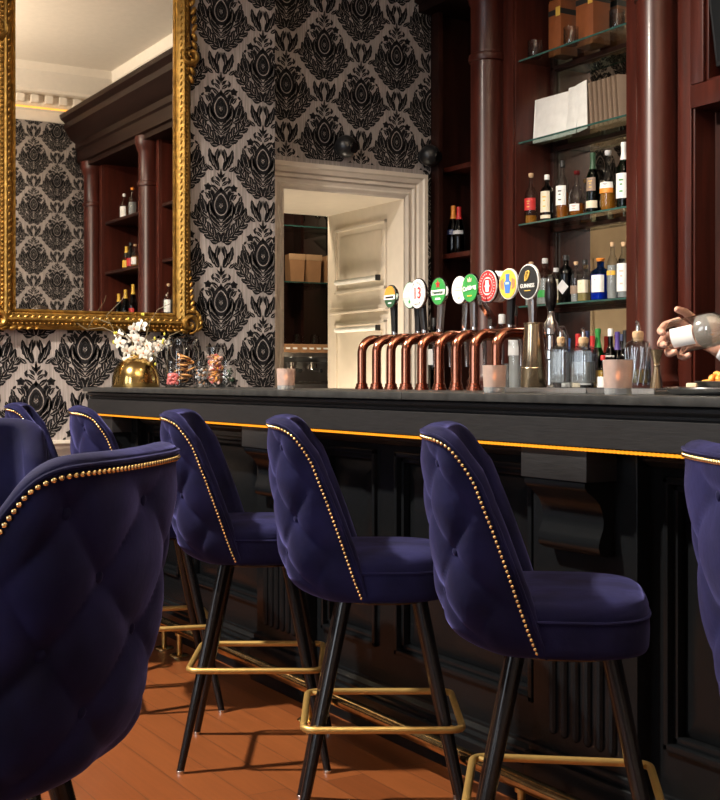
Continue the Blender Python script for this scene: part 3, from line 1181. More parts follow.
    for (cx, cy, a0) in ((hx - cr, hy - cr, 0), (-hx + cr, hy - cr, 90), (-hx + cr, -hy + cr, 180), (hx - cr, -hy + cr, 270)):
        for k in range(8):
            a = R(a0 + 90 * k / 7)
            pts.append((cx + cr * math.cos(a), cy + cr * math.sin(a), zr))
    q.tube(pts, .0095, 12, closed=True)
    for sx in (1, -1):
        for sy in (1, -1):
            q.cone((sx * .155, sy * .168, zr), (sx * .196, sy * .188, zr), .006, .006, 8)
    q.build('foot_ring', M['brass_paint'], root)
    K = .96
    for o in root.children_recursive:
        if o.name.startswith('button'):
            o.location = o.location * K + Vector((0, 0, .046))
            o.data.transform(Matrix.Scale(K, 4))
        else:
            o.data.transform(Matrix.Translation((0, 0, .046)) @ Matrix.Scale(K, 4))
    return root


stool = build_stool()
FACE = R(-30.0)
SG = 'navy velvet stools along the bar'
spots = [
    (1.788, 2.135, FACE - R(8.5), 'navy velvet bar stool second from the right, seat fully in view before the corbel'),
    (1.785, 2.89, FACE, 'navy velvet bar stool in the middle of the picture, below the copper taps'),
    (1.785, 3.645, FACE, 'navy velvet bar stool just right of the big foreground stool, third from the right edge'),
    (1.672, 1.195, FACE + R(4), 'navy velvet bar stool cut off by the right edge of the picture'),
    (1.725, 4.42, FACE + R(14), 'navy velvet bar stool below the gold flower bowl, fifth along the bar from the right'),
    (1.685, 5.15, FACE + R(10), 'navy velvet bar stool farthest away, against the patterned wall at left'),
]
for i, (x, y, a, lab) in enumerate(spots):
    o = stool if i == 0 else dup(stool)
    o.location = (x * .96 - .009, y * .96, 0)
    o.rotation_euler = (0, 0, a)
    tag(o, lab, 'bar stool', SG)
FG = dup(stool)
FG.location = (0.405, 1.813, 0)
FG.rotation_euler = (0, 0, R(139))
tag(FG, 'large navy velvet stool in the left foreground with its tufted back to us', 'bar stool')
LB = dup(stool)
LB.location = (.619, 2.818, 0)
LB.rotation_euler = (0, 0, R(-100))
tag(LB, 'navy velvet stool half seen at the left edge behind the foreground stool', 'bar stool')

# ------------------------------------------------------------------ back bar
PX = 4.33
bb = empty('back_bar', (4.5, 3.0, 0), 0, 'tall mahogany back bar with columns, mirrored shelves and heavy cornice', 'back bar')


def bbl(o):
    o.location = Vector(o.location) - Vector(bb.location)
    return o


q = MB()
q.box(4.0, XE, YREAR, YR - .02, 0.0, 1.03)
q.box(3.96, XE, YREAR, YR - .02, 1.03, 1.06, .004)
bbl(q.build('base_cabinet', M['mahogany_dark'], bb, angle=30))
PIERS = [(5.60, 6.02), (4.24, 4.70), (2.64, 3.06), (.88, 1.30), (-.70, -.30)]
PC = [5.812, 4.447, 2.85, 1.09, -.52]
for (y0, y1), yc in zip(PIERS, PC):
    q = MB()
    q.box(PX, XE, y0, y1, 1.06, 3.45, .006)
    q.box(PX - .015, PX, y0 + .01, yc - .115, 1.12, 3.4, .005)
    q.box(PX - .015, PX, yc + .115, y1 - .01, 1.12, 3.4, .005)
    pr = bbl(q.build('pier', M['mahogany'], bb, angle=30))
    q = MB()
    q.lathe([(.125, 1.06), (.125, 1.12), (.115, 1.125), (.12, 1.15), (.108, 1.17), (.1, 1.19), (.098, 3.0), (.098, 3.3), (.11, 3.32), (.12, 3.36), (.13, 3.38), (.13, 3.45)],
            4.29, yc, 0, 40)
    cl_ = q.build('column', M['mahogany'], bb)
    bbl(cl_)
    q = MB()
    q.lathe([(.097, 2.975), (.108, 2.98), (.113, 3.0), (.108, 3.02), (.097, 3.025)], 4.29, yc, 0, 40)
    q.build('ring', M['mahogany'], cl_)
q = MB()
q.box(4.29, 4.325, 6.315, YR - .001, 1.06, 3.45, .004)
q.box(4.29, 4.70, 6.388, YR - .0025, 1.06, 3.40)
bbl(q.build('end_stile', M['mahogany_dark'], bb, angle=30))
# cornice / entablature
q = MB()
prof = [(XE - .01, 3.40), (4.20, 3.40), (4.20, 3.45), (4.17, 3.46), (4.17, 3.58), (4.15, 3.60), (4.15, 3.66), (4.10, 3.70), (4.05, 3.78), (4.03, 3.80), (4.03, 3.86), (3.98, 3.90), (3.97, 3.94), (XE - .01, 3.94)]
q.extrude_y(prof, YREAR + .001, YR - .001)
bbl(q.build('entablature', M['entab'], bb, angle=25))
# back panels
for y0, y1 in ((6.02, 6.398), (3.06, 4.24), (1.30, 2.64), (-.30, .88)):
    q = MB()
    xb_ = 4.70 if y0 != 3.06 else 4.46
    q.box(xb_, xb_ + .03, y0, y1, 1.06, 3.42)
    if y0 in (1.30, -.30):
        for k in range(3):
            q.box(xb_ - .008, xb_, y0 + .06 + k * (y1 - y0 - .06) / 3, y0 + (k + 1) * (y1 - y0 - .06) / 3, 1.2, 3.3, .006)
    bbl(q.build('back_panel', M['mahogany_dark'], bb, angle=30))
NICHE = (4.70, 5.60)
q = MB()
q.box(4.600, 4.615, *NICHE, 1.06, 3.42)
bbl(q.build('niche_mirror', M['mirror_dim'], bb, angle=0))
q = MB()
q.box(4.575, 4.600, NICHE[1] - .03, NICHE[1], 1.06, 3.42, .004)
q.box(4.575, 4.600, NICHE[0], NICHE[0] + .03, 1.06, 3.42, .004)
bbl(q.build('mirror_stile', M['mahogany_dark'], bb, angle=30))
SH = [1.572, 2.032, 2.492, 2.953]
for z in SH:
    q = MB()
    q.box(4.351, 4.599, NICHE[0] + .001, NICHE[1] - .001, z - .010, z - .0005)
    sh = bbl(q.build('glass_shelf', M['shelf_glass'], bb, angle=0))
    q = MB()
    q.box(4.347, 4.3508, NICHE[0] + .001, NICHE[1] - .001, z - .010, z - .0005)
    q.build('shelf_front_edge', M['shelf_edge'], sh, angle=0)
    q = MB()
    q.box(4.575, 4.599, NICHE[0] + .001, NICHE[1] - .001, z - .034, z - .0105, .003)
    q.build('shelf_batten', M['mahogany_dark'], sh, angle=0)
for z in (1.93, 2.46):
    q = MB()
    q.box(4.36, 4.70, 6.02, 6.398, z - .03, z, .004)
    bbl(q.build('wooden_shelf', M['mahogany'], bb, angle=30))
for (y0, y1) in ((-.30, .88), (1.30, 2.64)):
    for z in (1.75, 2.28, 2.80):
        q = MB()
        q.box(4.34, 4.70, y0, y1, z - .03, z, .004)
        bbl(q.build('wooden_shelf', M['mahogany_dark'], bb, angle=30))
# framed recess of the right bay with the television
q = MB()
for (a0, a1, b0, b1) in ((3.07, 4.235, 2.42, 2.53), (3.07, 3.16, 2.53, 3.38), (4.15, 4.235, 2.53, 3.38)):
    q.box(4.29, 4.46, a0, a1, b0, b1, .008)
for (a0, a1, b0, b1) in ((3.16, 4.15, 2.53, 2.545), (4.135, 4.15, 2.53, 3.38), (3.16, 3.175, 2.53, 3.38)):
    q.box(4.31, 4.46, a0, a1, b0, b1, .004)
bbl(q.build('panel_frame', M['mahogany'], bb, angle=30))
tv = empty('television', (4.36, 3.62, 2.60), 0, 'black flat television tilted forward in the framed mahogany recess', 'television')
tv.rotation_euler = (0, R(-9), 0)
q = MB()
q.box(-.02, .02, -.50, .50, 0, .62, .006)
q.build('casing', M['black_plastic'], tv)
q = MB()
q.box(-.0215, -.0195, -.485, .485, .02, .605)
q.build('screen', pm('dark_screen', (.004, .0045, .005), .4, noise=.05, spec=.15), tv, angle=0)
q = MB()
q.box(.02, .09, -.1, .1, .25, .45, .004)
q.build('wall_bracket', M['black_plastic'], tv)

# ------------------------------------------------------------------ bottles
PROF = {
    'whisky': [(.0, 0), (.92, 0), (1, .02), (1, .52), (.96, .58), (.72, .66), (.40, .73), (.32, .78), (.31, .93)],
    'wine': [(.0, 0), (.95, 0), (1, .02), (1, .55), (.94, .61), (.66, .69), (.38, .76), (.34, .80), (.33, .95)],
    'gin': [(.0, 0), (.95, 0), (1, .03), (1, .58), (.97, .64), (.80, .70), (.42, .75), (.34, .78), (.34, .92)],
    'tall': [(.0, 0), (.94, 0), (1, .015), (1, .60), (.92, .67), (.58, .75), (.40, .80), (.38, .94)],
    'flask': [(.0, 0), (.85, 0), (1, .06), (1.0, .36), (.9, .50), (.6, .60), (.36, .68), (.33, .74), (.33, .92)],
    'champ': [(.0, 0), (.95, 0), (1, .02), (1, .42), (.93, .52), (.66, .66), (.40, .80), (.36, .86), (.35, .95)],
}
BM = {}


def prof_r(kind, fz):
    return lerp([(z, r) for r, z in PROF[kind][1:]], fz)


def bottle(name, loc, h, r, kind, gmat, liq, fill, cap, bands, label, group=None, sq=0, capf=.30, cat='bottle', ang=205, capr=.40):
    g = empty(name, loc, 0, label, cat, group)
    pr = PROF[kind]
    q = MB()
    q.lathe([(a * r, z * h) for a, z in pr], n=26, sq=sq)
    q.build('glass_body', M[gmat], g, angle=50)
    if liq:
        q = MB()
        pts = [(0, .015 * h)]
        zs = [.015 + (fill - .015) * k / 10 for k in range(11)]
        q.lathe([(max(.001, prof_r(kind, z) * r - .0035), z * h) for z in zs], n=20, sq=sq)
        q.build('liquid', M[liq], g, angle=50)
    top = pr[-1][1]
    q = MB()
    rc = capr * r
    c0 = top - capf * .5
    if cap[1] == 'cork':
        q.lathe([(pr[-1][0] * r * .95, top * h - .004), (rc * .9, top * h), (rc * 1.05, top * h + .012), (rc * 1.0, (top + .065) * h), (rc * .8, (top + .07) * h)], n=16)
    elif cap[1] == 'foil':
        q.lathe([(prof_r(kind, top - .22) * r + .0008, (top - .22) * h), (prof_r(kind, top - .12) * r + .0008, (top - .12) * h), (pr[-1][0] * r + .0012, (top - .03) * h), (rc * 1.05, top * h), (rc * 1.0, (top + .05) * h), (rc * .3, (top + .055) * h)], n=18)
    else:
        q.lathe([(pr[-1][0] * r + .001, (top - .05) * h), (rc, (top - .05) * h), (rc, (top + .05) * h), (rc * .85, (top + .06) * h)], n=18)
    q.build('cap', M[cap[0]], g, angle=40)
    for bnd in bands:
        f0, f1, bm, ha = bnd[:4]
        q = MB()
        rr = []
        N = 12
        for z in (f0, f1):
            row = []
            for k in range(N + 1):
                a = R(ang - ha + 2 * ha * k / N)
                sqf = 1.0
                if sq:
                    sqf = 1 / (abs(math.cos(a)) ** sq + abs(math.sin(a)) ** sq) ** (1 / sq)
                rad = (prof_r(kind, z) * r + .0009) * sqf
                row.append((rad * math.cos(a), rad * math.sin(a), z * h))
            rr.append(row)
        q.rings(rr, close=False, cap0=False, cap1=False)
        o = q.build('paper_label', M[bm], g, angle=60)
        if len(bnd) > 4:
            m = Matrix.Translation(((prof_r(kind, (f0 + f1) / 2) * r + .0014) * math.cos(R(ang)), (prof_r(kind, (f0 + f1) / 2) * r + .0014) * math.sin(R(ang)), (f0 + f1) / 2 * h)) \
                @ Matrix.Rotation(R(ang), 4, 'Z') @ Matrix(((0, 0, 1, 0), (1, 0, 0, 0), (0, 1, 0, 0), (0, 0, 0, 1)))
            q = MB()
            for k, (ww, zz) in enumerate(((.5, .45), (.3, .1), (.4, -.45))):
                hw, hz = ww * r * .55, h * (f1 - f0) * .03
                zc = zz * h * (f1 - f0) * .5
                q.box(-hw, hw, zc - hz, zc + hz, -.0003, .0004)
            ink = q.build('print', M[bnd[4]], o, angle=0)
            ink.matrix_local = m
    return g


Z3, Z4, Z5, ZC = SH[1], SH[0], 1.0605, CT
BT = 'bottles on the third glass shelf'
B4 = 'bottles on the lowest glass shelf'
B5 = 'bottles standing on the back counter'
bottle('bottle', (4.40, on_x(531, 4.40), Z3), .285, .036, 'whisky', 'glass', 'whisky', .16, ('cork', 'cork'), [(.26, .50, 'red', 70, 'gold_ink')], 'clear whisky bottle with red label, leftmost on the third glass shelf', BT)
bottle('bottle', (4.40, on_x(547, 4.40), Z3), .262, .036, 'gin', 'g_brown', 'darkrum', .55, ('white', 'screw'), [(.18, .62, 'cream_p', 50, 'gold_ink'), (.05, .12, 'cream_p', 55)], 'dark bottle with white cap and tall cream label beside the red-label bottle', BT)
bottle('bottle', (4.40, on_x(562.5, 4.40), Z3), .318, .036, 'whisky', 'glass', 'amber', .44, ('black', 'screw'), [(.22, .55, 'white', 55, 'black')], 'whisky bottle with tall black cap and white label on the third shelf', BT, capf=.4)
bottle('bottle', (4.40, on_x(577, 4.40), Z3), .245, .043, 'flask', 'glass', 'amber', .26, ('redliq', 'cork'), [(.10, .25, 'white', 40, 'red')], 'short round decanter with a little amber spirit on the third shelf', BT)
bottle('bottle', (4.40, on_x(593, 4.40), Z3), .318, .036, 'wine', 'g_green', 'darkrum', .5, ('darkgreen', 'foil'), [(.08, .20, 'cream_p', 60), (.36, .58, 'graycard', 45, 'gold_ink')], 'dark green bottle with grey round label and low cream label', BT)
bottle('bottle', (4.40, on_x(608, 4.40), Z3), .316, .042, 'flask', 'glass', 'whisky', .34, ('silver', 'cork'), [(.36, .46, 'white', 60, 'navy'), (.28, .36, 'orange', 60)], 'clear bottle of amber whisky with white and orange label', BT)
bottle('bottle', (4.40, on_x(624, 4.40), Z3), .335, .039, 'wine', 'g_green', 'darkrum', .5, ('white', 'foil'), [(.14, .52, 'white', 60, 'green')], 'green bottle with white cap and white label, rightmost on the third shelf', BT)

bottle('bottle', (4.40, on_x(531, 4.40), Z4), .25, .034, 'gin', 'glass', 'clearliq', .4, ('cork', 'cork'), [], 'clear corked bottle behind the black harp badge on the lowest glass shelf', B4)
bottle('bottle', (4.40, on_x(545, 4.40), Z4), .262, .042, 'gin', 'glass', 'clearliq', .55, ('silver', 'screw'), [(.15, .30, 'green', 40)], 'clear bottle with silver cap behind the black tap lever', B4, sq=5)
bottle('bottle', (4.40, on_x(556, 4.40), Z4), .20, .036, 'gin', 'glass', 'pale', .6, ('silver', 'screw'), [(.10, .66, 'cream_p', 60, 'gold_ink')], 'small bottle with broad cream label beside the black bottle', B4)
bg_ = bottle('bottle', (4.40, on_x(566, 4.40), Z4), .265, .043, 'gin', 'g_dark', 'black', .6, ('black', 'screw'), [], 'squat black bottle with pale diamond label on the lowest glass shelf', B4)
q = MB()
q.ball((0, 0, 0), .036, 0, (1, 1, 1))
q2 = MB()
q2.poly([(0, -.036, 0), (0, 0, -.04), (0, .036, 0), (0, 0, .04)])
dl = q2.build('paper_label', M['silver'], bg_, angle=0)
dl.location = (-.0435 * math.cos(R(25)) - .001, -.0435 * math.sin(R(25)) , .085)
dl.rotation_euler = (0, 0, R(25))
q.b.free()
bottle('bottle', (4.40, on_x(576, 4.40), Z4), .22, .030, 'gin', 'glass', 'clearliq', .4, ('cork', 'cork'), [(.2, .4, 'graycard', 50)], 'small clear corked bottle just right of the black bottle', B4)
bottle('bottle', (4.40, on_x(585, 4.40), Z4), .225, .036, 'gin', 'glass', 'pale', .5, ('black', 'screw'), [(.20, .50, 'cream_p', 50, 'gold_ink')], 'pale square bottle with dark cap left of the blue bottle', B4, sq=5)
bottle('bottle', (4.40, on_x(600.5, 4.40), Z4), .222, .046, 'gin', 'g_blue', 'blue', .6, ('orange', 'cork'), [(.18, .58, 'white', 45, 'navy')], 'blue gin bottle with white label and orange stopper', B4, sq=4, capr=.5)
bottle('bottle', (4.40, on_x(612.5, 4.40), Z4), .292, .030, 'tall', 'glass', 'clearliq', .6, ('cork', 'cork'), [(.42, .50, 'yellow', 50, 'navy')], 'slim clear corked bottle just right of the blue bottle', B4)
bottle('bottle', (4.40, on_x(624, 4.40), Z4), .285, .036, 'tall', 'glass', 'clearliq', .55, ('cork', 'cork'), [(.12, .62, 'white', 65, 'pink')], 'clear bottle with large white label, rightmost on the lowest shelf', B4)

for px, h, r, kind, gm, lq, cap, bands, lab in (
    (568, .325, .036, 'wine', 'g_dark', None, ('blue', 'foil'), [(.15, .5, 'white', 50)], 'dark bottle with blue foil top behind the left glass decanter'),
    (578, .345, .037, 'wine', 'g_green', None, ('red', 'foil'), [(.15, .45, 'cream_p', 60)], 'green bottle with red foil top behind the decanters'),
    (587, .350, .036, 'wine', 'g_dark', None, ('navy', 'foil'), [(.2, .45, 'silver', 60)], 'dark bottle with navy foil top behind the squat decanter'),
    (592.5, .335, .034, 'champ', 'g_brown', None, ('red', 'foil'), [(.15, .4, 'white', 60)], 'brown bottle with deep red top beside the tall green bottle'),
    (598, .365, .038, 'wine', 'g_green', None, ('green', 'foil'), [(.12, .4, 'yellow', 60)], 'tallest green bottle of the row on the back counter'),
    (603, .225, .030, 'gin', 'glass', 'redliq', ('red', 'screw'), [(.2, .5, 'white', 60)], 'small clear bottle with red cap and red liquid'),
    (610.5, .355, .036, 'wine', 'g_dark', None, ('white', 'screw'), [(.5, .62, 'white', 60), (.12, .4, 'orange', 60)], 'dark bottle with white label behind the right candle'),
    (617.5, .345, .034, 'wine', 'g_dark', None, ('purple', 'foil'), [(.15, .45, 'white', 60)], 'dark bottle with purple foil top above the right candle'),
    (622, .335, .034, 'wine', 'g_brown', None, ('navy', 'screw'), [(.15, .4, 'orange', 60)], 'brown bottle with dark cap next to the purple topped bottle'),
    (625.5, .345, .036, 'wine', 'g_dark', None, ('black', 'foil'), [(.15, .45, 'red', 60)], 'dark bottle with black top beside the right column')):
    jx = {568: 4.50, 578: 4.46, 587: 4.34, 592.5: 4.55, 598: 4.42, 603: 4.28, 610.5: 4.36, 617.5: 4.45, 622: 4.55, 625.5: 4.36}[px]
    bottle('bottle', (jx, on_x(px, jx), Z5), h, r, kind, gm, lq, .5, cap, bands, lab, B5)
bottle('bottle', (4.10, on_x(502, 4.10), Z5), .46, .048, 'gin', 'glass', 'clearliq', .4, ('silver', 'screw'), [], 'large clear bottle behind the yellow tap badge', B5)
bottle('bottle', (4.08, on_x(515, 4.08), Z5), .49, .036, 'tall', 'glass', 'clearliq', .5, ('black', 'screw'), [(.46, .64, 'silver', 70)], 'clear bottle with black cap and white label under the harp badge', B5)
bottle('bottle', (4.10, on_x(434, 4.10), Z5), .46, .034, 'tall', 'g_dark', None, .5, ('black', 'screw'), [(.4, .6, 'silver', 60)], 'dark bottle standing between the number badge and green badge taps', B5)

# left niche
bottle('bottle', (4.425, 6.35, 1.9305), .30, .040, 'champ', 'g_dark', None, .5, ('orange', 'foil'), [(.40, .50, 'navy', 70, 'silver')], 'dark bottle with orange neck foil in the narrow left niche', 'bottles in the narrow left niche')
bottle('bottle', (4.40, 6.253, 1.9305), .28, .038, 'champ', 'g_dark', None, .5, ('red', 'foil'), [(.40, .48, 'silver', 70)], 'dark bottle with red neck foil half hidden by the left column', 'bottles in the narrow left niche')
# bottles seen only in the gilt mirror
MG = 'bottles seen in the gilt mirror'
for (x, y, z, h, gm, lq, cap, bd_, lab) in (
    (4.45, -.02, 2.8005, .27, 'glass', 'amber', ('white', 'screw'), [(.1, .5, 'white', 70)], 'bottle with white label on the upper shelf seen in the gilt mirror'),
    (4.45, .22, 2.8005, .30, 'glass', 'clearliq', ('orange', 'cork'), [], 'clear bottle with orange stopper on the upper shelf seen in the gilt mirror'),
    (4.45, .05, 2.2805, .24, 'g_brown', 'amber', ('yellow', 'foil'), [(.1, .4, 'yellow', 60)], 'gold topped brown bottle on the middle shelf seen in the gilt mirror'),
    (4.45, .17, 2.2805, .27, 'g_dark', None, ('black', 'screw'), [(.1, .4, 'red', 60)], 'dark bottle on the middle shelf seen in the gilt mirror'),
    (4.45, .30, 2.2805, .24, 'glass', 'whisky', ('cork', 'cork'), [(.15, .45, 'white', 60)], 'whisky bottle with white label on the middle shelf seen in the gilt mirror'),
    (4.45, -.18, 1.7505, .30, 'g_green', None, ('yellow', 'foil'), [(.1, .35, 'cream_p', 60)], 'left champagne bottle with gold foil seen in the gilt mirror'),
    (4.45, .02, 1.7505, .33, 'g_dark', None, ('yellow', 'foil'), [(.1, .35, 'black', 60)], 'middle champagne bottle with gold foil seen in the gilt mirror'),
    (4.45, .24, 1.7505, .37, 'g_brown', None, ('yellow', 'foil'), [(.1, .35, 'red', 60)], 'tall champagne bottle with gold foil and red label seen in the gilt mirror'),
    (4.38, 1.36, 1.7505, .30, 'glass', 'clearliq', ('cork', 'cork'), [(.12, .5, 'white', 70, 'green')], 'clear bottle with white label at the right edge of the gilt mirror reflection')):
    bottle('bottle', (x, y, z), h, .042, 'champ' if 'foil' in cap[1] else 'whisky', gm, lq, .5, cap, bd_, lab, MG, ang=160)

# ------------------------------------------------------------------ top shelf: tumblers and gift boxes
for px, lab in ((535, 'cut glass tumbler, leftmost on the top glass shelf'), (571, 'cut glass tumbler before the orange box on the top shelf'), (617, 'cut glass tumbler at the right end of the top shelf')):
    g = empty('glass_tumbler', (4.395, on_x(px, 4.395), SH[3]), 0, lab, 'glass', 'tumblers on the top glass shelf')
    q = MB()
    q.lathe([(0, .001), (.036, .001), (.039, .012), (.041, .095), (.0385, .095), (.036, .016), (0, .014)], n=20, cap0=False, cap1=False)
    q.build('bowl', M['thick'], g)
    q = MB()
    for k in range(10):
        a = 2 * PI * k / 10
        q.cone((.0405 * math.cos(a), .0405 * math.sin(a), .01), (.0405 * math.cos(a + .5), .0405 * math.sin(a + .5), .06), .0016, .0016, 5)
        q.cone((.0405 * math.cos(a), .0405 * math.sin(a), .01), (.0405 * math.cos(a - .5), .0405 * math.sin(a - .5), .06), .0016, .0016, 5)
    q.build('cut_pattern', M['thick'], g)
for (y, w_, lab) in ((5.415, .105, 'orange brown gift box with black band on the top glass shelf'), (5.165, .14, 'wide orange brown gift box right of the others on the top glass shelf')):
    g = empty('gift_box', (4.515, y, SH[3]), 0, lab, 'box')
    q = MB()
    q.box(-.06, .06, -w_ / 2, w_ / 2, 0, .30, .003)
    q.build('carton', M['boxorange'], g)
    q = MB()
    q.box(-.061, .061, -w_ / 2 - .001, w_ / 2 + .001, .225, .255)
    q.build('band', M['black'], g, angle=0)
    q = MB()
    q.box(-.0625, -.061, -w_ / 2 + .004, -w_ / 2 + .040, .215, .265)
    q.build('seal', M['gold_ink'], g, angle=0)
    q = MB()
    q.box(-.058, .058, -w_ / 2 + .002, w_ / 2 - .002, .3, .312, .003)
    q.build('lid', M['boxorange'], g)


# ------------------------------------------------------------------ second shelf: menus and kraft folders
def sheet(name, mat, x, y, z, L, H, th, tilt, yaw, label, cat, group, fold=True):
    g = empty(name, (x, y, z), yaw, label, cat, group)
    q = MB()
    q.box(-th / 2, th / 2, -L / 2, L / 2, 0, H, th * .3)
    b_ = q.build('cover', M[mat], g)
    if fold:
        q = MB()
        q.tube([(-.0, L / 2, .002), (0, L / 2, H - .002)], th * .7, 8)
        q.build('spine', M[mat], b_)
    b_.rotation_euler = (tilt[0], tilt[1], 0)
    return g


for k, (y, x, L, H, yaw, lab) in enumerate((
        (5.455, 4.455, .265, .25, 3, 'large cream menu folder standing foremost on the second glass shelf'),
        (5.46, 4.475, .25, .24, 1, 'cream menu folder standing second behind the front one'),
        (5.45, 4.50, .26, .245, 0, 'cream menu folder rearmost in the stack of large folders'))):
    sheet('menu_folder', 'cream_p' if k else 'white', x, y, SH[2], L, H, .010, (0, R(4)), R(yaw), lab, 'menu', 'cream menus on the second shelf')
sheet('menu_folder', 'white', 4.45, 5.27, SH[2], .10, .262, .006, (R(2), R(4)), R(-6), 'narrow cream menu leaning at the right end of the large folders', 'menu', 'cream menus on the second shelf')
sheet('menu_folder', 'white', 4.43, 5.150, SH[2], .085, .268, .006, (R(-7), R(4)), R(-4), 'narrow cream menu leaning against the brown kraft folders', 'menu', 'cream menus on the second shelf')
for k in range(14):
    sheet('kraft_folder', 'graycard' if k % 2 else 'kraft_gap_shade', 4.49, 5.095 - .0185 * k, SH[2] + .001, .11, .255, .008, (0, 0), R(68), 'brown kraft folder in the upright row on the second shelf', 'folder', 'kraft folders on the second shelf', False).children[0].rotation_euler = (R(0), R(9), 0)  # every other folder coloured dark to imitate shaded gaps in the row

# ------------------------------------------------------------------ back room behind the door
q = MB()
q.box(2.9, 4.75, 7.62, 8.55, 0, 1.08, .005)
tag(q.build('back_counter', M['mahogany_dark'], angle=30), 'dark counter in the back room below the paper bags', 'counter')
su = empty('shelf_unit', (3.9, 8.45, 0), 0, 'dark wall shelves with glass boards behind the open door', 'shelf')
q = MB()
q.box(-1.0, .85, .10, .14, 1.08, 2.7)
q.build('back_board', M['mahogany_dark'], su, angle=0)
q = MB()
q.box(.585, .84, .085, .099, 1.1, 2.7)
q.build('mirror_strip', M['mirror_dim'], su, angle=0)
for x in (-1.0, .565):
    q = MB()
    q.box(x, x + .02, -.02, .1, 1.08, 2.7)
    q.build('upright', M['mahogany_dark'], su, angle=0)
for z in (1.885, 2.30):
    q = MB()
    q.box(-.98, .85, -.25, .085, z - .010, z)
    sh = q.build('glass_board', M['shelf_glass'], su, angle=0)
    q = MB()
    q.box(-.98, .85, -.256, -.251, z - .010, z)
    q.build('board_edge', M['shelf_edge'], sh, angle=0)
for k, (x, lab) in enumerate(((4.335, 'brown paper bag at the left on the glass shelf behind the door'), (4.475, 'middle brown paper bag on the glass shelf behind the door'), (4.645, 'brown paper bag at the right half cut by the door'))):
    g = empty('paper_bag', (x, 8.29, 1.8853), R(-4 + 3 * k), lab, 'paper bag', 'brown paper bags behind the door')
    q = MB()
    q.rings([[(-.052, -.05, 0), (.052, -.05, 0), (.052, .05, 0), (-.052, .05, 0)], [(-.058, -.05, .10), (.058, -.05, .10), (.062, .045, .10), (-.060, .045, .1)],
             [(-.066, -.046, .205), (.066, -.046, .205), (.066, .03, .205), (-.066, .03, .205)]])
    b_ = q.build('bag', M['tan'], g, angle=20)
    q = MB()
    q.box(-.068, .068, -.051, -.045, .165, .21, .002)
    q.build('folded_top', M['kraft'], b_, angle=20)
for k, x in enumerate((4.55, 4.63)):
    g = empty('wine_glass', (x, 8.32, 2.3005), 0, ('left' if k == 0 else 'right') + ' stemmed glass on the upper glass shelf behind the door', 'glass', 'glasses behind the door')
    q = MB()
    q.lathe([(0, 0), (.032, .001), (.03, .004), (.005, .008), (.004, .07), (.02, .085), (.034, .12), (.03, .17), (.028, .17), (.032, .12), (.018, .088), (0, .08)], n=20, cap0=False, cap1=False)
    q.build('bowl_and_stem', M['thick'], g)
cm = empty('coffee_machine', (4.02, 7.86, 1.08), 0, 'steel espresso machine with brown panel behind the door opening', 'coffee machine')
q = MB()
q.extrude_x([(-.24, .02), (.16, .02), (.16, .33), (-.06, .33), (-.25, .27), (-.25, .235), (-.10, .20), (-.10, .06), (-.24, .06)], -.32, .30)
q.build('housing', M['steel'], cm, angle=20)
q = MB()
q.extrude_x([(-.262, .265), (-.244, .272), (-.205, .325), (-.223, .318)], -.315, .275)
q.build('brown_panel', M['tan'], cm, angle=20)
q = MB()
for k in range(9):
    x = -.27 + k * .055 + (.02 if k > 4 else 0)
    q.box(x, x + .03, -.2515, -.236, .288, .30)
q.build('button_row', M['white'], cm, angle=0)
q = MB()
q.rings([[(.285, -.25, .235), (.325, -.25, .235), (.325, -.20, .335), (.285, -.20, .335)], [(.305, .0, .0), (.335, .0, .0), (.335, .17, .0), (.305, .17, .33)]])
q.build('side_panel', M['black_plastic'], cm, angle=20)
q = MB()
q.tube([(.33, -.255, .27), (.335, -.22, .15), (.335, -.17, .02)], .011, 10)
q.build('side_trim', M['chrome'], cm)
for x in (-.18, -.02, .14):
    q = MB()
    q.lathe([(.034, .15), (.036, .155), (.036, .20), (.0, .2)], x, -.17, 0, 18)
    gh = q.build('group_head', M['chrome'], cm)
    q = MB()
    q.tube([(x, -.2, .152), (x, -.30, .14)], [.012, .014], 10)
    q.build('handle', M['black_plastic'], gh)
q = MB()
q.box(-.30, .28, -.26, -.08, .045, .06, .003)
for k in range(14):
    q.box(-.29 + .04 * k, -.28 + .04 * k, -.255, -.09, .06, .066)
q.build('drip_tray', M['chrome'], cm)
for x in (-.28, .26):
    for y in (-.2, .12):
        q = MB()
        q.lathe([(.02, 0), (.018, .022)], x, y, 0, 12)
        q.build('foot', M['rubber'], cm)
for k, (x, lab) in enumerate(((3.80, 'left'), (3.95, 'second from left'), (4.10, 'second from right'), (4.24, 'right'))):
    g = empty('coffee_cup', (x, 7.80, 1.4105), 0, lab + ' upturned glass cup on top of the espresso machine', 'cup', 'cups on the espresso machine')
    q = MB()
    q.lathe([(.034, 0), (.036, .01), (.03, .06), (.02, .068), (0, .068)], n=18, cap0=False)
    q.build('cup_body', M['thick'], g)
    q = MB()
    q.tube([(.034 * math.cos(a) + .028, 0, .034 + .018 * math.sin(a)) for a in (R(-80 + 20 * i) for i in range(9))], .004, 8)
    q.build('handle', M['thick'], g)

# ------------------------------------------------------------------ beer taps
TB = 2.5
tap_y = [4.201, 4.091, 4.003, 3.862, 3.757, 3.66, 3.553, 3.437, 3.328]
tube_y = [4.213, 4.103, 3.998, 3.894, 3.787, 3.675, 3.570, 3.462, 3.338]
FACEX = Matrix(((0, 0, -1, 0), (-1, 0, 0, 0), (0, 1, 0, 0), (0, 0, 0, 1)))     # local x -> -Y, y -> +Z, z -> -X


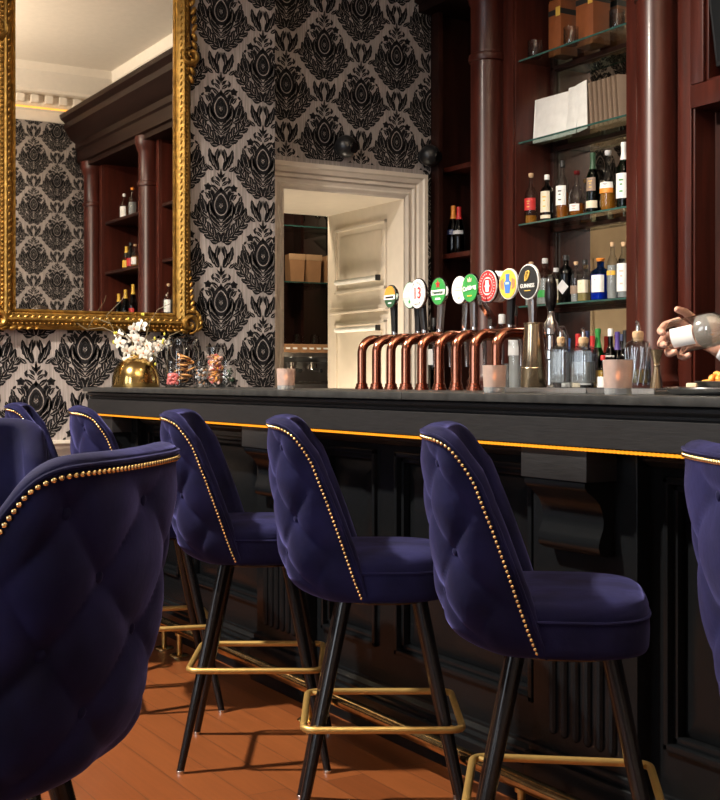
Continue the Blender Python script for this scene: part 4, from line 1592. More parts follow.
def disc(r0, r1, ry, z0, z1, n=36, mi=0, cx=0, cy=0):
    q = MB()
    q.rings([[(cx + r0 * math.cos(2 * PI * k / n), cy + r0 * ry * math.sin(2 * PI * k / n), z0) for k in range(n)],
             [(cx + r1 * math.cos(2 * PI * k / n), cy + r1 * ry * math.sin(2 * PI * k / n), z1) for k in range(n)]])
    return q


def flat_poly(pts, z0, z1):
    q = MB()
    q.rings([[(x, y, z0) for x, y in pts], [(x, y, z1) for x, y in pts]])
    return q


def clipped(r, ry, y0, y1, n=14):
    pts = []
    for k in range(n + 1):
        y = y0 + (y1 - y0) * k / n
        pts.append((r * math.sqrt(max(0, 1 - (y / (r * ry)) ** 2)), y))
    return pts + [(-x, y) for x, y in reversed(pts)]


def star(r, cx=0, cy=0):
    return [(cx + (r if k % 2 == 0 else r * .42) * math.sin(PI * k / 5), cy + (r if k % 2 == 0 else r * .42) * math.cos(PI * k / 5)) for k in range(10)]


BADGE = ['orange and dark green', 'pale green', 'white with a red number 13', 'green with a red star', 'plain white', 'bright green with white script', 'red and white ringed', 'yellow and blue', 'black with a gold harp']


def arc_text(b, s, size, mat, rad, a_mid, a_step, flip=False, z=.0092):
    n = len(s)
    for i, ch in enumerate(s):
        if ch == ' ':
            continue
        a = R(a_mid - (i - (n - 1) / 2) * a_step * (-1 if flip else 1))
        m = Matrix.Translation((rad * math.cos(a), rad * math.sin(a), z)) @ Matrix.Rotation(a - R(90) + (PI if flip else 0), 4, 'Z')
        yield ch, m


def join_text(name, items, size, mat, parent):
    q = MB()
    for ch, m in items:
        cu = bpy.data.curves.new('txt', 'FONT')
        cu.body = ch
        cu.size = size
        cu.align_x = 'CENTER'
        cu.align_y = 'CENTER'
        cu.extrude = .0003
        t = bpy.data.objects.new('txt', cu)
        COL.objects.link(t)
        dg = bpy.context.evaluated_depsgraph_get()
        me = bpy.data.meshes.new_from_object(t.evaluated_get(dg))
        bpy.data.objects.remove(t)
        tb = bmesh.new()
        tb.from_mesh(me)
        q.merge(tb, m)
    return q.build(name, mat, parent, angle=0)


for i in range(9):
    y = tube_y[i]
    g = empty('beer_tap', (TB, y, CT), 0, 'swan-neck copper beer tap with %s badge' % BADGE[i], 'beer tap', 'copper beer taps on the bar')
    q = MB()
    pts = [(0, 0, .0), (0, 0, .14)] + [(.055 - .055 * math.cos(a), 0, .14 + .055 * math.sin(a)) for a in (R(9 * k) for k in range(1, 11))] + [(.17, 0, .195)]
    q.tube(pts, .0178, 18)
    q.build('copper_pipe', M['copper'], g)
    q = MB()
    q.lathe([(.026, 0), (.026, .009), (.0225, .011), (.0225, .021), (.018, .024)], n=22)
    q.build('base_flange', M['copper'], g)
    q = MB()
    q.tube([(.125, 0, .195), (.205, 0, .195)], .0205, 18)
    q.tube([(.193 if i in (1, 4) else .152, 0, .20), (.193 if i in (1, 4) else .152, 0, .228)], .013, 14)
    q.tube([(.195, 0, .19), (.20, 0, .15), (.20, 0, .085)], [.011, .009, .007], 12)
    q.build('faucet', M['chrome'], g)
    dy = tap_y[i] - y
    q = MB()
    hx, bxx, bz = .152, .128, .366
    if i in (1, 4):
        hx, bxx = .193, .150
    if i == 6:
        q.rings([[(hx + a, dy * .2 + b, .225) for a, b in ((-.012, -.012), (.012, -.012), (.012, .012), (-.012, .012))],
                 [(hx + a, dy * .4 + b, .25) for a, b in ((-.012, -.012), (.012, -.012), (.012, .012), (-.012, .012))],
                 [(hx - .04 + a, dy + .015 + b, .30) for a, b in ((-.012, -.012), (.012, -.012), (.012, .012), (-.012, .012))],
                 [(hx - .043 + a, dy + .015 + b, .335) for a, b in ((-.012, -.012), (.012, -.012), (.012, .012), (-.012, .012))]])
    else:
        N = 7
        rings = []
        for k in range(N):
            t = k / (N - 1)
            z = .226 + .13 * t
            xx = hx - .012 * t
            yy = dy * t
            hw = .0135 + .004 * t
            hd = .010 + .003 * t
            rings.append([(xx + a, yy + b, z) for a, b in ((-hd, -hw * .6), (-hd * .6, -hw), (hd * .6, -hw), (hd, -hw * .6), (hd, hw * .6), (hd * .6, hw), (-hd * .6, hw), (-hd, hw * .6))])
        q.rings(rings)
    q.build('handle', M['chrome'] if i in (4, 6) else (M['steel'] if i in (3, 5, 8) else M['black_plastic']), g, angle=30)
    br_, ry = .050, 1.06
    if i in (2, 6, 8):
        br_ = .056
    if i == 0:
        br_ = .044
    face = {0: 'darkgreen', 1: 'palegreen', 2: 'white', 3: 'green', 4: 'white', 5: 'green', 6: 'white', 7: 'yellow', 8: 'black'}[i]
    q = disc(br_ * .82, br_, ry, -.014, -.004)
    q2 = disc(br_, br_, ry, -.004, .004)
    tb = q2.b.copy()
    q.merge(tb)
    q2.b.free()
    bd = q.build('badge', M['chrome'] if i not in (7, 8) else M['white'], g, angle=40)
    bd.matrix_local = Matrix.Translation((bxx, dy, bz)) @ FACEX
    disc(br_ * .93, br_ * .93, ry, .004, .0065).build('badge_face', M[face], bd, angle=30)

    def add(nm, mb, mt):
        return mb.build(nm, M[mt], bd, angle=0)
    r = br_ * .9
    if i == 0:
        add('orange_field', flat_poly(clipped(r, ry, .004, r * ry * .98), .0065, .0078), 'orange')
        add('white_band', flat_poly(clipped(r, ry, -.012, .006), .0065, .0084), 'white')
        add('dark_stripe', flat_poly([(-.03, -.007), (.03, -.007), (.03, .001), (-.03, .001)], .0084, .009), 'black')
        add('lower_mark', flat_poly([(-.012, -.028), (.012, -.028), (.012, -.023), (-.012, -.023)], .0065, .0078), 'white')
    if i == 1:
        add('green_band', flat_poly(clipped(r, ry, -.008, .010), .0065, .0078), 'white')
        add('lower_mark', flat_poly(star(.009, 0, -.025), .0065, .0078), 'green')
    if i == 2:
        o = text_mesh('number', '13', .060, M['red'], bd, Matrix.Translation((0, .0, .0075)), .0012, .95)
        join_text('rim_lettering', list(arc_text(None, 'HOP HOUSE', .012, None, .0415, 90, 15)) + list(arc_text(None, 'LAGER', .012, None, .0415, 270, 15, True)), .0125, M['black'], bd)
    if i == 3:
        add('white_band', flat_poly(clipped(r, ry, -.013, .006), .0065, .0078), 'white')
        add('red_star', flat_poly(star(.017, 0, .027), .0065, .0080), 'red')
        text_mesh('lettering', 'Heineken', .0185, M['darkgreen'], bd, Matrix.Translation((0, -.004, .0085)), .0003, .98)
        add('lower_mark', flat_poly([(-.018, -.031), (.018, -.031), (.014, -.024), (-.014, -.024)], .0065, .0078), 'white')
    if i == 4:
        add('rose_line', flat_poly([(-.03, -.004), (.03, -.004), (.03, .001), (-.03, .001)], .0065, .0076), 'pink')
        add('rose_line', flat_poly([(-.022, .008), (.022, .008), (.022, .012), (-.022, .012)], .0065, .0076), 'pink')
        add('lower_mark', flat_poly(star(.006, 0, -.03), .0065, .0076), 'yellow')
        e = disc(.046, .046, ry, -.032, -.018).build('striped_rear_badge', M['white'], bd, angle=30)
        for k in range(4):
            q = disc(.0468, .0468, ry, -.031 + .0035 * k, -.0295 + .0035 * k)
            q.build('stripe', M['navy'], e, angle=30)
    if i == 5:
        text_mesh('lettering', 'Carlsberg', .0215, M['white'], bd, Matrix.Translation((0, .0, .0085)) @ Matrix.Rotation(R(6), 4, 'Z'), .0009, .95)
        add('crown', flat_poly([(-.010, .022), (.010, .022), (.013, .036), (.005, .029), (0, .039), (-.005, .029), (-.013, .036)], .0065, .0078), 'pink')
        add('lower_mark', flat_poly([(-.014, -.030), (.014, -.030), (.014, -.026), (-.014, -.026)], .0065, .0078), 'yellow')
        q = MB()
        q.rings([[(.030, -.018, -.024), (.030, .020, -.024), (.062, .001, -.024)], [(.030, -.018, -.016), (.030, .020, -.016), (.062, .001, -.016)]])
        q.build('red_pointer', M['red'], bd, angle=0)
    if i == 6:
        n = 40
        q = MB()
        for k in range(n):
            a0, a1 = 2 * PI * k / n, 2 * PI * (k + 1) / n
            for ra, rb in ((.030, .0505),):
                q.poly([(ra * math.cos(a0), ra * ry * math.sin(a0), .0075), (rb * math.cos(a0), rb * ry * math.sin(a0), .0075), (rb * math.cos(a1), rb * ry * math.sin(a1), .0075), (ra * math.cos(a1), ra * ry * math.sin(a1), .0075)])
        add('red_ring', q, 'red')
        add('red_field', flat_poly(clipped(.027, ry, -.026, .026), .0065, .0076), 'red')
        add('white_mark', flat_poly([(-.009, -.02), (.009, -.02), (.009, -.006), (.016, 0), (.009, .006), (.009, .02), (-.009, .02), (-.009, .006), (-.016, 0), (-.009, -.006)], .0076, .0085), 'white')
        q = MB()
        for k in range(26):
            a0 = 2 * PI * k / 26
            if k % 13 in (6,):
                continue
            q.ball((.0405 * math.cos(a0), .0405 * ry * math.sin(a0), .0076), .0028, 1, (1, 1, .4))
        add('rim_marks', q, 'white')
        e = disc(.052, .052, ry, -.050, -.030).build('white_rear_badge', M['white'], bd, angle=30)
        disc(.0535, .0535, ry, -.056, -.050).build('brown_rim', M['tan'], e, angle=30)
    if i == 7:
        add('blue_figure', flat_poly([(-.012, -.032), (.012, -.032), (.016, -.01), (.020, .004), (.010, .012), (.009, .022), (.012, .034), (-.012, .034), (-.009, .022), (-.010, .012), (-.020, .004), (-.016, -.01)], .0065, .0078), 'blue')
        add('pale_band', flat_poly([(-.010, -.002), (.010, -.002), (.010, .006), (-.010, .006)], .0078, .0088), 'palegreen')
        add('brown_side', flat_poly([(-.040, -.012), (-.024, -.02), (-.024, .02), (-.040, .012)], .0065, .0078), 'tan')
        add('brown_side', flat_poly([(.024, -.02), (.040, -.012), (.040, .012), (.024, .02)], .0065, .0078), 'tan')
    if i == 8:
        q = MB()
        q.tube([(-.012, .004, .008), (-.010, .02, .008), (-.004, .034, .008), (.006, .036, .008), (.013, .032, .008)], .0026, 8)
        q.tube([(-.012, .004, .008), (-.004, .006, .008), (.004, .012, .008), (.013, .032, .008)], .0026, 8)
        for k in range(5):
            t = k / 5
            q.tube([(-.008 + .018 * t, .006 + .014 * t, .0078), (-.006 + .017 * t, .030 + .002 * t, .0078)], .0007, 5)
        add('gold_harp', q, 'gold_ink')
        text_mesh('lettering', 'GUINNESS', .0185, M['white'], bd, Matrix.Translation((0, -.014, .0075)), .0002, .88)
        add('lower_mark', flat_poly([(-.016, -.031), (.016, -.031), (.016, -.0285), (-.016, -.0285)], .0065, .0074), 'gold_ink')
g = empty('beer_engine', (2.60, on_x(551, 2.60), CT), 0, 'chrome hand pump with a glossy black lever behind the shaker', 'hand pump')
q = MB()
q.lathe([(.028, 0), (.028, .012), (.016, .02), (.015, .10), (.021, .105), (.021, .13), (.015, .135), (.015, .18), (.022, .185), (.022, .22), (.012, .235), (.010, .262)], n=20)
q.build('column', M['chrome'], g)
q = MB()
q.lathe([(.010, .258), (.017, .275), (.021, .31), (.019, .35), (.012, .372), (.004, .378)], n=20)
q.build('lever', M['leg_black'], g)
q = MB()
q.tube([(0, 0, .2), (.05, .0, .205), (.062, 0, .18), (.062, 0, .10)], .009, 12)
q.build('spout', M['chrome'], g)


# ------------------------------------------------------------------ things on the bar
def candle(px, X, lab, r=.035, h=.075):
    g = empty('candle_glass', (X, on_x(px, X), CT), 0, lab, 'candle', 'candles in frosted glasses on the bar')
    q = MB()
    q.lathe([(0, .016), (r * .90, .016), (r * .985, h), (r * .93, h), (r * .85, .022), (0, .022)], n=30, cap0=False, cap1=False)
    q.build('frosted_cup', M['frost'], g)
    q = MB()
    q.lathe([(0, 0), (r * .84, 0), (r * .88, .003), (r * .90, .0155), (0, .0158)], n=30, cap0=False, cap1=False)
    q.build('clear_foot', M['clearliq'], g)
    q = MB()
    q.lathe([(.019, .0225), (.019, .034), (0, .034)], n=20)
    w_ = q.build('tealight', M['wax'], g)
    q = MB()
    q.lathe([(.001, .036), (.0045, .042), (.004, .048), (.0006, .060)], n=12)
    q.build('flame', M['flame'], w_)


candle(286, 2.12, 'frosted candle glass on the bar in front of the espresso machine', .036, .078)
candle(494.5, 2.10, 'frosted candle glass at the right end of the copper taps', .034, .077)
candle(618, 2.09, 'largest frosted candle glass, before the rubber bar mat near the hand', .0375, .085)

# gold vase with orchids
VX, VY = 2.22, on_x(136, 2.22)
g = empty('gold_vase', (VX, VY, CT), 0, 'domed polished gold vase at the far left end of the bar', 'vase')
q = MB()
q.lathe([(.117, 0), (.119, .01), (.118, .05), (.107, .09), (.085, .122), (.055, .145), (.036, .153), (.034, .160), (.03, .160), (.03, .14), (0, .13)], n=48, cap1=False)
q.build('bowl', M['gold'], g)
q = MB()
q.lathe([(.031, .158), (.037, .159), (.037, .163), (.031, .164)], n=32)
q.build('lip', M['gold'], g)
oc = empty('orchid', (VX, VY, CT + .14), 0, 'white orchid spray with bare twigs standing in the gold vase', 'flowers')


def cam_off(dpx, dpy, dd=0.0):
    """offset in metres for a shift seen from the camera at the vase distance"""
    s = 6.2 / 1250
    a = R(30.6)
    return Vector((math.cos(a) * dpx * s + math.sin(a) * dd, -math.sin(a) * dpx * s + math.cos(a) * dd, -dpy * s))


random.seed(3)
heads = [(-6, -27), (2, -28), (-14, -44), (-8, -36), (-5, -50), (4, -47), (0, -38), (9, -34), (13, -42), (18, -36), (22, -42), (28, -44), (-18, -52), (-1, -58), (6, -62), (12, -27), (-2, -20), (6, -20), (10, -18)]
stem_tops = [(-20, -62), (8, -66), (30, -48)]
for tx, ty in stem_tops:
    q = MB()
    p2 = cam_off(tx, ty + 28, -.02)
    q.tube([(0, 0, -.02), Vector((0, 0, .06)) + p2 * .2, p2 * .7 + Vector((0, 0, .03)), p2], [.0035, .003, .0025, .0015], 7)
    q.build('stem', M['stem'], oc)
for hx_, hy_ in heads:
    c0 = cam_off(hx_, hy_ + 28, random.uniform(-.06, .03))
    q = MB()
    yaw = R(-30 + random.uniform(-35, 35))
    tilt = random.uniform(-.3, .4)
    base = Matrix.Translation(c0) @ Matrix.Rotation(yaw, 4, 'Z') @ Matrix.Rotation(tilt, 4, 'X')
    for k in range(5):
        a = 2 * PI * k / 5 + PI / 2
        wd = .022 if k in (1, 4) else .014
        t = bmesh.new()
        N = 6
        rows = []
        for ii in range(N + 1):
            u = ii / N
            w_ = wd * math.sin(PI * min(1, .12 + .88 * u)) ** .6 * (1 if u < .98 else .3)
            rows.append([(-w_ * .6, .034 * u, -.004 * u * u), (0, .034 * u, -.008 * math.sin(PI * u) * .6), (w_ * .6, .034 * u, -.004 * u * u)])
        vv = [[t.verts.new((p[0], -p[2] * 0 + p[2] - .0, p[1])) for p in r_] for r_ in rows]
        for A, B in zip(vv[:-1], vv[1:]):
            for m_ in range(2):
                t.faces.new((A[m_], A[m_ + 1], B[m_ + 1], B[m_]))
        q.merge(t, base @ Matrix.Rotation(a - PI / 2, 4, 'Y'))
    fl = q.build('flower', M['petal'], oc, angle=60)
    q = MB()
    q.ball(c0 + (base.to_3x3() @ Vector((0, -.008, 0))), .0055, 1)
    q.build('flower_heart', M['petal_heart'], fl)
for k in range(16):
    a, b = random.choice([(-24, -60), (26, -50), (34, -46), (-12, -66), (10, -68), (20, -28), (-22, -46), (15, -14)])
    q = MB()
    q.ball(cam_off(a + random.uniform(-6, 6), b + 28 + random.uniform(-6, 6), random.uniform(-.05, .02)), .0065, 1, (1, 1, 1.4))
    q.build('bud', M['bud'], oc)
for (dx, dy, an) in ((-10, -10, 60), (12, -8, -50), (-14, -18, 70)):
    q = MB()
    p = cam_off(dx, dy + 22, .02)
    q.ball(p, .03, 2, (1.0, .25, .8), Matrix.Rotation(R(an), 4, 'Z'))
    q.build('leaf', M['leaf'], oc)
for pts in ([(0, 0), (-14, -40), (-26, -64), (-30, -72), (-14, -88), (-10, -96)], [(0, 0), (8, -40), (14, -66), (22, -78), (34, -84)], [(-26, -64), (-42, -70), (-48, -60)], [(0, 0), (20, -30), (34, -52), (44, -56)], [(-10, -50), (-34, -60), (-50, -58), (-62, -66)]):
    q = MB()
    q.tube([cam_off(x, y + 28, .0 if k else 0) for k, (x, y) in enumerate(pts)], [.003 - .0018 * k / len(pts) for k in range(len(pts))], 6)
    q.build('twig', M['stem'], oc)


def jar(px, X, r, h, lab, lid=False, group=None):
    y = on_x(px, X)
    g = empty('glass_jar', (X, y, CT), 0, lab, 'jar', group)
    q = MB()
    q.lathe([(0, .001), (r * .9, .001), (r, .008), (r, h * .68), (r * .93, h * .76), (r * .80, h * .80), (r * .80, h * .84), (r * .86, h * .85), (r * .86, h * .97 if not lid else h * .9), (r * .80, h * .97 if not lid else h * .9)], n=32, cap0=False, cap1=False)
    q.build('glass_body', M['thick'], g)
    q = MB()
    if lid:
        q.lathe([(r * .70, h * .82), (r * .90, h * .905), (r * .92, h * .93), (r * .86, h * .955), (r * .3, h * .965), (r * .10, h * .97), (r * .12, h * .985), (r * .16, h * 1.0), (r * .12, h * 1.02), (0.001, h * 1.025)], n=28)
        q.build('glass_lid', M['thick'], g)
    else:
        q.lathe([(r * .80, h * .955), (r * .90, h * .958), (r * .91, h * .99), (r * .84, h), (.001, h)], n=28)
        q.build('flat_lid', M['thick'], g)
    return g, y


def fill_stuff(name, mat, px, X, r, z0, z1, n, br, lab, cat, sc=(1, 1, 1), mats=None):
    q = MB()
    y = on_x(px, X)
    rnd = random.Random(int(px))
    for k in range(n):
        a, rr = rnd.uniform(0, 2 * PI), (r - br) * math.sqrt(rnd.random())
        z = z0 + br + (z1 - z0 - 2 * br) * rnd.random()
        m = Matrix.Rotation(rnd.uniform(0, 6), 4, Vector((rnd.random() - .5, rnd.random() - .5, rnd.random() - .5)).normalized())
        q.ball((X + rr * math.cos(a), y + rr * math.sin(a), CT + z), br, 1, sc, m, mi=rnd.randrange(len(mats)) if mats else 0)
    o = q.build(name, [M[m_] for m_ in mats] if mats else M[mat])
    o['kind'] = 'stuff'
    tag(o, lab, cat)


JG = 'glass jars on the bar'
_, jy = jar(183, 2.34, .079, .255, 'largest lidded glass jar holding dried orange slices', True, JG)
random.seed(11)
sl = None
for k in range(12):
    if sl is None:
        sl = empty('orange_slice')
        q = MB()
        q.tube([(.024 * math.cos(a), .024 * math.sin(a), 0) for a in (2 * PI * i_ / 20 for i_ in range(20))], .0042, 8, closed=True)
        q.build('peel', M['peel'], sl)
        q = MB()
        q.rings([[(.022 * math.cos(2 * PI * i_ / 20), .022 * math.sin(2 * PI * i_ / 20), -.0015) for i_ in range(20)], [(.022 * math.cos(2 * PI * i_ / 20), .022 * math.sin(2 * PI * i_ / 20), .0015) for i_ in range(20)]])
        for i_ in range(8):
            a = 2 * PI * i_ / 8
            q.cone((0, 0, .0015), (.022 * math.cos(a), .022 * math.sin(a), .0015), .0012, .0012, 5)
        q.build('flesh', M['darkrum'], sl)
        o = sl
    else:
        o = dup(sl)
    tag(o, 'dried orange slice inside the largest lidded jar', 'fruit slice', 'dried orange slices in the big jar')
    a = k * 2.4
    rr = .038 * ((k % 3) / 2)
    o.location = (2.34 + rr * math.cos(a), jy + rr * math.sin(a), CT + .036 + .0105 * k)
    o.rotation_euler = (R(random.uniform(5, 40)), R(random.uniform(-25, 25)), R(random.uniform(0, 180)))
jar(173, 2.12, .037, .125, 'small glass jar of red sweets before the big jar', False, JG)
fill_stuff('red_sweets', 'lipred', 173, 2.12, .032, .012, .07, 70, .0085, 'red sweets filling the lower half of a small jar', 'sweets')
jar(201, 2.12, .033, .118, 'small nearly clear glass jar between the big jar and the orange jar', False, JG)
fill_stuff('dark_peppercorns', 'g_brown', 201, 2.12, .028, .012, .09, 60, .006, 'dark dried spice in the small middle jar', 'spice', mats=['black', 'silver', 'tan'])
jar(215.5, 2.32, .048, .190, 'tall glass jar of orange crisps beside the wallpaper', False, JG)
fill_stuff('orange_crisps', 'cracker', 215.5, 2.32, .042, .012, .16, 150, .011, 'orange crisps and nuts in the tall jar', 'snacks', (1, .7, .45), ['cracker', 'peel', 'pink', 'tan', 'lipred'])
jar(228, 2.12, .033, .118, 'small glass jar at the right end of the jar group', False, JG)
fill_stuff('dark_leaves', 'black', 228, 2.12, .028, .012, .09, 50, .007, 'dark dried leaves in the rightmost jar', 'spice', (1, .6, .3), ['black', 'darkgreen', 'silver'])

# shaker, mats, decanters, jigger
q = MB()
g = empty('cocktail_shaker', (2.33, on_x(533.5, 2.33), CT + .0142), 0, 'tall bronze coloured metal shaking tin standing on the bar mat', 'cocktail shaker')
q.lathe([(0, .002), (.036, 0), (.038, .004), (.0275, .186), (.0295, .188), (.029, .191), (.0265, .189), (.036, .008), (0, .006)], n=40, cap0=False, cap1=False)
q.build('tin_body', M['bronze'], g)
q = MB()
q.lathe([(.0365, .055), (.0372, .056), (.0368, .058), (.0360, .059)], n=40)
q.build('seam', M['bronze'], g)
for (ya, yb, lab) in ((2.545, 2.94, 'longer dark rubber bar mat under shaker and decanters'), (2.29, 2.542, 'shorter dark rubber bar mat under the jigger')):
    g = empty('bar_mat', (2.33, (ya + yb) / 2, CT), 0, lab, 'bar mat', 'rubber bar mats on the counter')
    q = MB()
    L = (yb - ya) / 2 - .001
    q.box(-.13, .13, -L, L, 0, .010, .003)
    q.build('base', M['steel'], g)
    q = MB()
    q.box(-.122, .122, -L + .006, L - .006, .0095, .012)
    n = int(L * 2 / .014) - 1
    for a in range(16):
        for b in range(n):
            q.box(-.118 + a * .015, -.111 + a * .015, -L + .012 + b * .014, -L + .019 + b * .014, .012, .0138)
    q.build('nub_surface', M['rubber'], g, angle=0)
    q = MB()
    for s_ in (-1, 1):
        q.box(s_ * .127 - .003, s_ * .127 + .003, -L, L, .009, .0140, .001)
    q.build('edge', M['steel'], g)
ZM = CT + .0142


def decanter(px, X, r, h, sq, lab, liq=None, fill=.3, cut=False):
    y = on_x(px, X)
    g = empty('decanter', (X, y, ZM), R(20), lab, 'decanter', 'cut glass decanters on the mats')
    hb = h * .74
    q = MB()
    q.lathe([(0, 0), (r * .95, 0), (r, .006), (r * .99, hb * .86), (r * .90, hb * .93), (r * .5, hb * .97), (r * .44, hb), (r * .48, hb + .004), (r * .36, hb + .004), (r * .34, hb * .96), (r * .86, hb * .86), (r * .88, .014), (0, .012)], n=40, sq=sq, cap0=False, cap1=False)
    q.build('glass_body', M['cut'], g, angle=40)
    if cut:
        q = MB()
        for k in range(14):
            a = 2 * PI * k / 14
            for s_ in (-.45, .45):
                q.cone((r * math.cos(a), r * math.sin(a), .008), (r * math.cos(a + s_), r * math.sin(a + s_), hb * .82), .002, .002, 5)
        q.build('cut_pattern', M['cut'], g)
    else:
        q = MB()
        for k in range(4):
            a = R(90 * k)
            for d_ in (-.5, 0, .5):
                c_, s_ = math.cos(a), math.sin(a)
                q.cone((c_ * r * .995 - s_ * d_ * r, s_ * r * .995 + c_ * d_ * r, .02), (c_ * r * .985 - s_ * d_ * r, s_ * r * .985 + c_ * d_ * r, hb * .8), .0014, .0014, 5)
        q.build('cut_pattern', M['cut'], g)
    if liq:
        q = MB()
        q.lathe([(r * .86, .0145), (r * .86, hb * fill), (0.001, hb * fill)], n=32, sq=sq)
        q.build('liquid', M[liq], g, angle=40)
    q = MB()
    q.lathe([(r * .34, hb - .006), (r * .42, hb + .005), (r * .46, hb + .012), (r * .42, hb + .020), (r * .25, hb + .022)], n=24)
    st = q.build('cork_collar', M['cork'], g)
    q = MB()
    q.tube([(0, 0, hb + .02), (0, 0, hb + .032), (-.004, 0, hb + .045), (-.010, 0, h)], [.0075, .0065, .005, .0035], 12)
    q.ball((.006, 0, hb + .028), .006, 1)
    q.build('pourer', M['chrome'], st)
    return g


decanter(561, 2.36, .0265, .170, 8, 'slender square glass decanter of clear spirit with pourer', 'clearliq', .82)
decanter(583.5, 2.36, .0325, .165, 6, 'squat broad square glass decanter in the middle of three', 'clearliq', .6)
decanter(638, 2.36, .034, .178, 0, 'round cut-crystal decanter with a little amber spirit', 'pale', .38, True)
g = empty('jigger', (2.31, on_x(656.5, 2.31), ZM), 0, 'slim bronze hourglass jigger on the mat below the hand', 'jigger')
q = MB()
q.lathe([(0, .058), (.006, .055), (.017, .001), (.0178, 0), (.0172, .002), (.0075, .056)], n=28, cap0=False, cap1=False)
q.build('large_cup', M['bronze'], g)
q = MB()
q.lathe([(0, .062), (.0065, .0635), (.0178, .100), (.0184, .1005), (.0172, .0995), (.0055, .066), (0, .0655)], n=28, cap0=False, cap1=False)
q.build('small_cup', M['bronze'], g)
q = MB()
q.lathe([(.0072, .056), (.0095, .058), (.0095, .0615), (.0072, .0635)], n=24)
q.build('waist_ring', M['bronze'], g)

# tray with bowl of nuts and a cheese cube
TX, TY = 2.30, 2.085
g = empty('serving_tray', (TX, TY, CT), 0, 'round dark metal tray with bright rim at the right end of the view', 'tray')
q = MB()
q.lathe([(0, .004), (.16, .004), (.175, .010), (.186, .017), (.187, .014), (.176, .004), (.165, 0), (0, 0)], n=64, cap0=False, cap1=False)
q.build('plate', M['steel'], g)
q = MB()
q.tube([(.1865 * math.cos(a), .1865 * math.sin(a), .0165) for a in (2 * PI * k / 64 for k in range(64))], .0028, 8, closed=True)
q.build('rim', M['chrome'], g)
bx_, by_ = 2.33, on_x(724, 2.33)
g = empty('snack_bowl', (bx_, by_, CT + .0045), 0, 'shallow black bowl of orange crackers on the tray', 'bowl')
q = MB()
q.lathe([(0, 0), (.045, 0), (.058, .010), (.070, .027), (.067, .027), (.055, .013), (.042, .006), (0, .006)], n=40, cap0=False, cap1=False)
q.build('bowl_body', M['black_plastic'], g)
q = MB()
q.tube([(.0685 * math.cos(a), .0685 * math.sin(a), .027) for a in (2 * PI * k / 40 for k in range(40))], .0018, 6, closed=True)
q.build('rim', M['black_plastic'], g)
random.seed(5)
proto = None
for k in range(40):
    if proto is None:
        q = MB()
        q.ball((0, 0, 0), .0105, 2, (1.2, .8, .6))
        proto = o = q.build('cracker', M['cracker'])
        for v in o.data.vertices:
            v.co *= 1 + .12 * math.sin(v.co.x * 500) * math.cos(v.co.y * 400)
    else:
        o = proto.copy()
        COL.objects.link(o)
    tag(o, 'small orange cracker heaped in the black bowl', 'cracker', 'crackers in the black bowl')
    layer = 0 if k < 20 else (1 if k < 32 else 2)
    n_ = (20, 12, 8)[layer]
    kk = k - (0, 20, 32)[layer]
    rr = (.055, .037, .018)[layer] * math.sqrt((kk + .5) / n_)
    a = kk * 2.399
    o.location = (bx_ + rr * math.cos(a), by_ + rr * math.sin(a), CT + .0045 + .023 + .011 * layer)
    o.rotation_euler = (random.uniform(0, 3), random.uniform(0, 3), random.uniform(0, 3))
q = MB()
q.box(-.0125, .0125, -.0125, .0125, 0, .024, .004, 3)
o = q.build('cheese_cube', M['cheese'], loc=(2.25, on_x(692, 2.25), CT + .0045), rot=(0, 0, R(35)))
tag(o, 'small pale cheese cube on the tray beside the bowl', 'cheese')


# ------------------------------------------------------------------ bartender
def cw(px, py, t):
    a = R(30.6)
    k = (px - 360) / 1250
    return Vector((t * (math.sin(a) + math.cos(a) * k), t * (math.cos(a) - math.sin(a) * k), CAMH + (380 - py) * t / 1250))


def capsules(segs, voxel, name, mat, parent=None, sm=6):
    """one continuous skin grown from tapered limbs"""
    q = MB()
    for p0, p1, r0, r1 in segs:
        p0, p1 = Vector(p0), Vector(p1)
        q.tube([p0, p1], [r0, r1], 14)
        q.ball(p0, r0, 2)
        q.ball(p1, r1, 2)
    return remesh(q, voxel, name, mat, parent, sm)


def remesh(q, voxel, name, mat, parent, sm):
    me = bpy.data.meshes.new('tmp')
    bmesh.ops.recalc_face_normals(q.b, faces=q.b.faces[:])
    q.b.to_mesh(me)
    q.b.free()
    t = bpy.data.objects.new('tmp', me)
    COL.objects.link(t)
    m = t.modifiers.new('r', 'REMESH')
    m.mode = 'VOXEL'
    m.voxel_size = voxel
    m2 = t.modifiers.new('s', 'SMOOTH')
    m2.iterations = sm
    m2.factor = .5
    dg = bpy.context.evaluated_depsgraph_get()
    res = bpy.data.meshes.new_from_object(t.evaluated_get(dg))
    bpy.data.objects.remove(t)
    res.name = name
    res.materials.clear()
    res.materials.append(mat)
    res.polygons.foreach_set('use_smooth', [True] * len(res.polygons))
    o = bpy.data.objects.new(name, res)
    COL.objects.link(o)
    if parent:
        o.parent = parent
    return o


